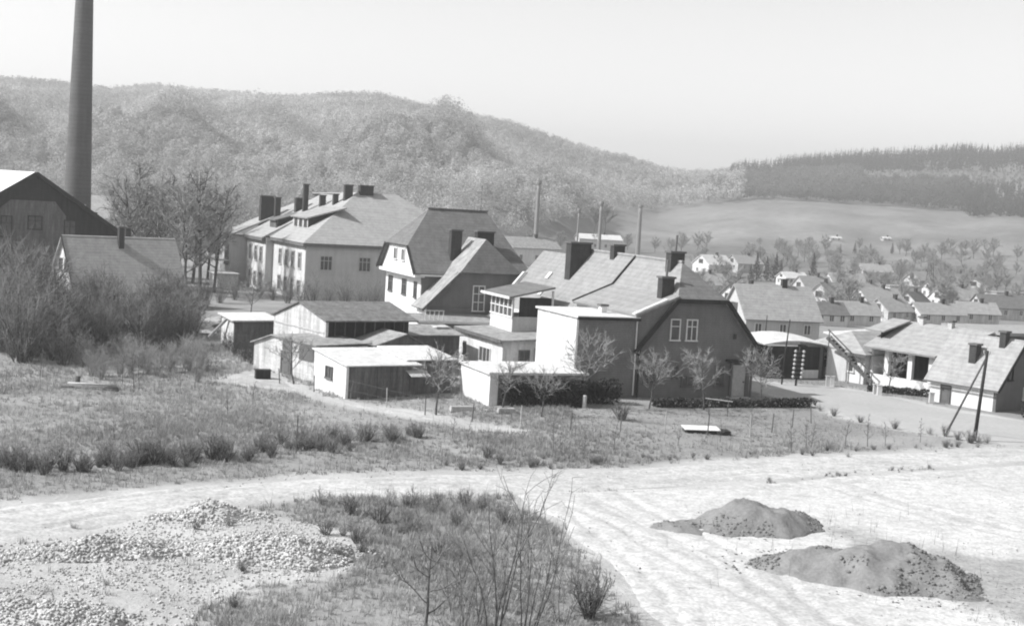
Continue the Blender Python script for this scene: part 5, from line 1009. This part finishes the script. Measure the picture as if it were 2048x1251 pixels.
# ------------------------------------------------------------------ dry grass
FOOT = [((8.99, 96.22), 22, -5.2, 9, -.6, 28.5), ((-8.1, 124), 22, -2, 10.5, -6, 11.5), ((-23.92, 160.63), 25, -6, 22, 0, 29), ((-42.16, 135.26), 37, 0, 11, 0, 7.2), ((-12.94, 98), 35, 0, 7.2, 0, 8.5), ((-12.94, 93.82), 41, 0, 4.4, 0, 8.2),
        ((-10.12, 87.36), 33, 0, 8.3, 0, 4.8), ((-.52, 104), 24, 0, 4.7, 0, 9), ((-1.08, 87.21), 22, 0, 6.7, -.8, 5.6), ((-21.7, 110), 25, 0, 3.6, 0, 4.7), ((25.66, 114.29), 22, -5.5, .2, -.2, 3.6), ((28.4, 112), 35, 0, 6.6, 0, 6.3), ((32.48, 107), 35, 0, 7, 0, 6.2), ((34.85, 99.7), 37, 0, 5.3, 0, 5.7), ((-7.55, 106), 30, 0, 4.2, 0, 3)]
def build_grass():
    g = np.random.default_rng(21); N = 110000
    r = 40 + 85 * g.random(N) ** 1.05; px = g.uniform(-120, 2170, N); az = np.arctan((px - 1024) / FPX); x = r * np.sin(az); y = r * np.cos(az)
    fd = flatness(x, y); patch = fbm(x, y, 3.2, 13.0, 3); edge = .35 * fbm(x, y, .9, 6.0)
    keep = (fd + edge < -.12) & (g.random(N) < np.clip(.72 + .5 * patch, .25, 1))
    rb = poly_dist(x, y, RUBBLE); keep &= (rb < .3) | (g.random(N) < .05)
    sparse = (fd > -30) & (fd + edge >= -.12) & (poly_dist(x, y, YARD) > 0) & (fbm(x, y, 2.6, 31.0) + .25 * sstep(8, 16, x) > .34) & (g.random(N) < .25); keep |= sparse
    for (o, yw, a, b, c, d) in FOOT:
        t = math.radians(yw); u = (x - o[0]) * math.cos(t) + (y - o[1]) * math.sin(t); v = -(x - o[0]) * math.sin(t) + (y - o[1]) * math.cos(t)
        keep &= ~((u > a) & (u < b) & (v > c) & (v < d))
    x, y, patch, r, sp = x[keep], y[keep], patch[keep], r[keep], sparse[keep]; n = len(x); z = height(x, y)
    lawn = sstep(78, 88, r) * (x > 4)          # mown garden before the brick gable
    H = np.clip(.20 + .10 * patch + g.normal(0, .07, n), .06, .6) * (1 - .6 * lawn) * np.where(sp, .45, 1)
    tone = np.clip(.33 + .05 * fbm(x, y, 5.0, 23.0) + .05 * fbm(x, y, 1.0, 2.5) + g.normal(0, .045, n), .10, .5)
    B = 8; a = g.random((n, B)) * 6.283; lean = g.uniform(.15, .9, (n, B)); h = H[:, None] * g.uniform(.5, 1.25, (n, B)); w = g.uniform(.012, .03, (n, B)); rr = g.uniform(0, .16, (n, B)); a2 = g.random((n, B)) * 6.283
    bx = x[:, None] + rr * np.cos(a2); by = y[:, None] + rr * np.sin(a2); bz = np.repeat(z[:, None] - .03, B, 1)
    p0 = np.stack([bx - w * np.sin(a), by + w * np.cos(a), bz], -1); p1 = np.stack([bx + w * np.sin(a), by - w * np.cos(a), bz], -1)
    p2 = np.stack([bx + lean * h * np.cos(a), by + lean * h * np.sin(a), bz + h], -1)
    V = np.stack([p0, p1, p2], 2).reshape(-1, 3); F = np.arange(len(V)).reshape(-1, 3); T = np.repeat(np.repeat(tone, B) * g.uniform(.8, 1.2, n * B), 3)
    k = g.choice(n, 4200); sx, sy, sz = x[k], y[k], z[k]; sh = g.uniform(.45, 1.05, len(k)) * (1 - .7 * lawn[k]); la = g.random(len(k)) * 6.283; ll = g.uniform(0, .3, len(k)) * sh; sw = .008
    q0 = np.stack([sx - sw, sy, sz - .05], -1); q1 = np.stack([sx + sw, sy, sz - .05], -1); q2 = np.stack([sx + ll * np.cos(la), sy + ll * np.sin(la), sz + sh], -1)
    tag(link('dry_stalks', npmesh('dry_stalks', np.stack([q0, q1, q2], 1).reshape(-1, 3), np.arange(3 * len(k)).reshape(-1, 3), M['grass'], np.repeat(g.uniform(.06, .4, len(k)), 3))), 'thin dry weed stalks standing above the winter grass', 'weeds', kind='stuff')
    tag(link('dry_grass', npmesh('dry_grass', V, F, M['grass'], T)), 'dry uneven winter grass covering the meadow and gardens', 'grass', kind='stuff'); print('grass tufts', n)
build_grass()

# ------------------------------------------------------------------ haze
hzm = bpy.data.materials.new('haze'); hzm.use_nodes = True; t = hzm.node_tree; t.nodes.clear()
pv = t.nodes.new('ShaderNodeVolumePrincipled'); ou = t.nodes.new('ShaderNodeOutputMaterial'); t.links.new(pv.outputs[0], ou.inputs['Volume'])
pv.inputs['Color'].default_value = (.93, .93, .93, 1); pv.inputs['Density'].default_value = .0005; pv.inputs['Anisotropy'].default_value = .25
hb = MB().box(-2600, 2600, -2600, 2600, -16, 135).build('haze', hzm); tag(hb, 'thin pale haze filling the valley air', 'haze', kind='stuff')
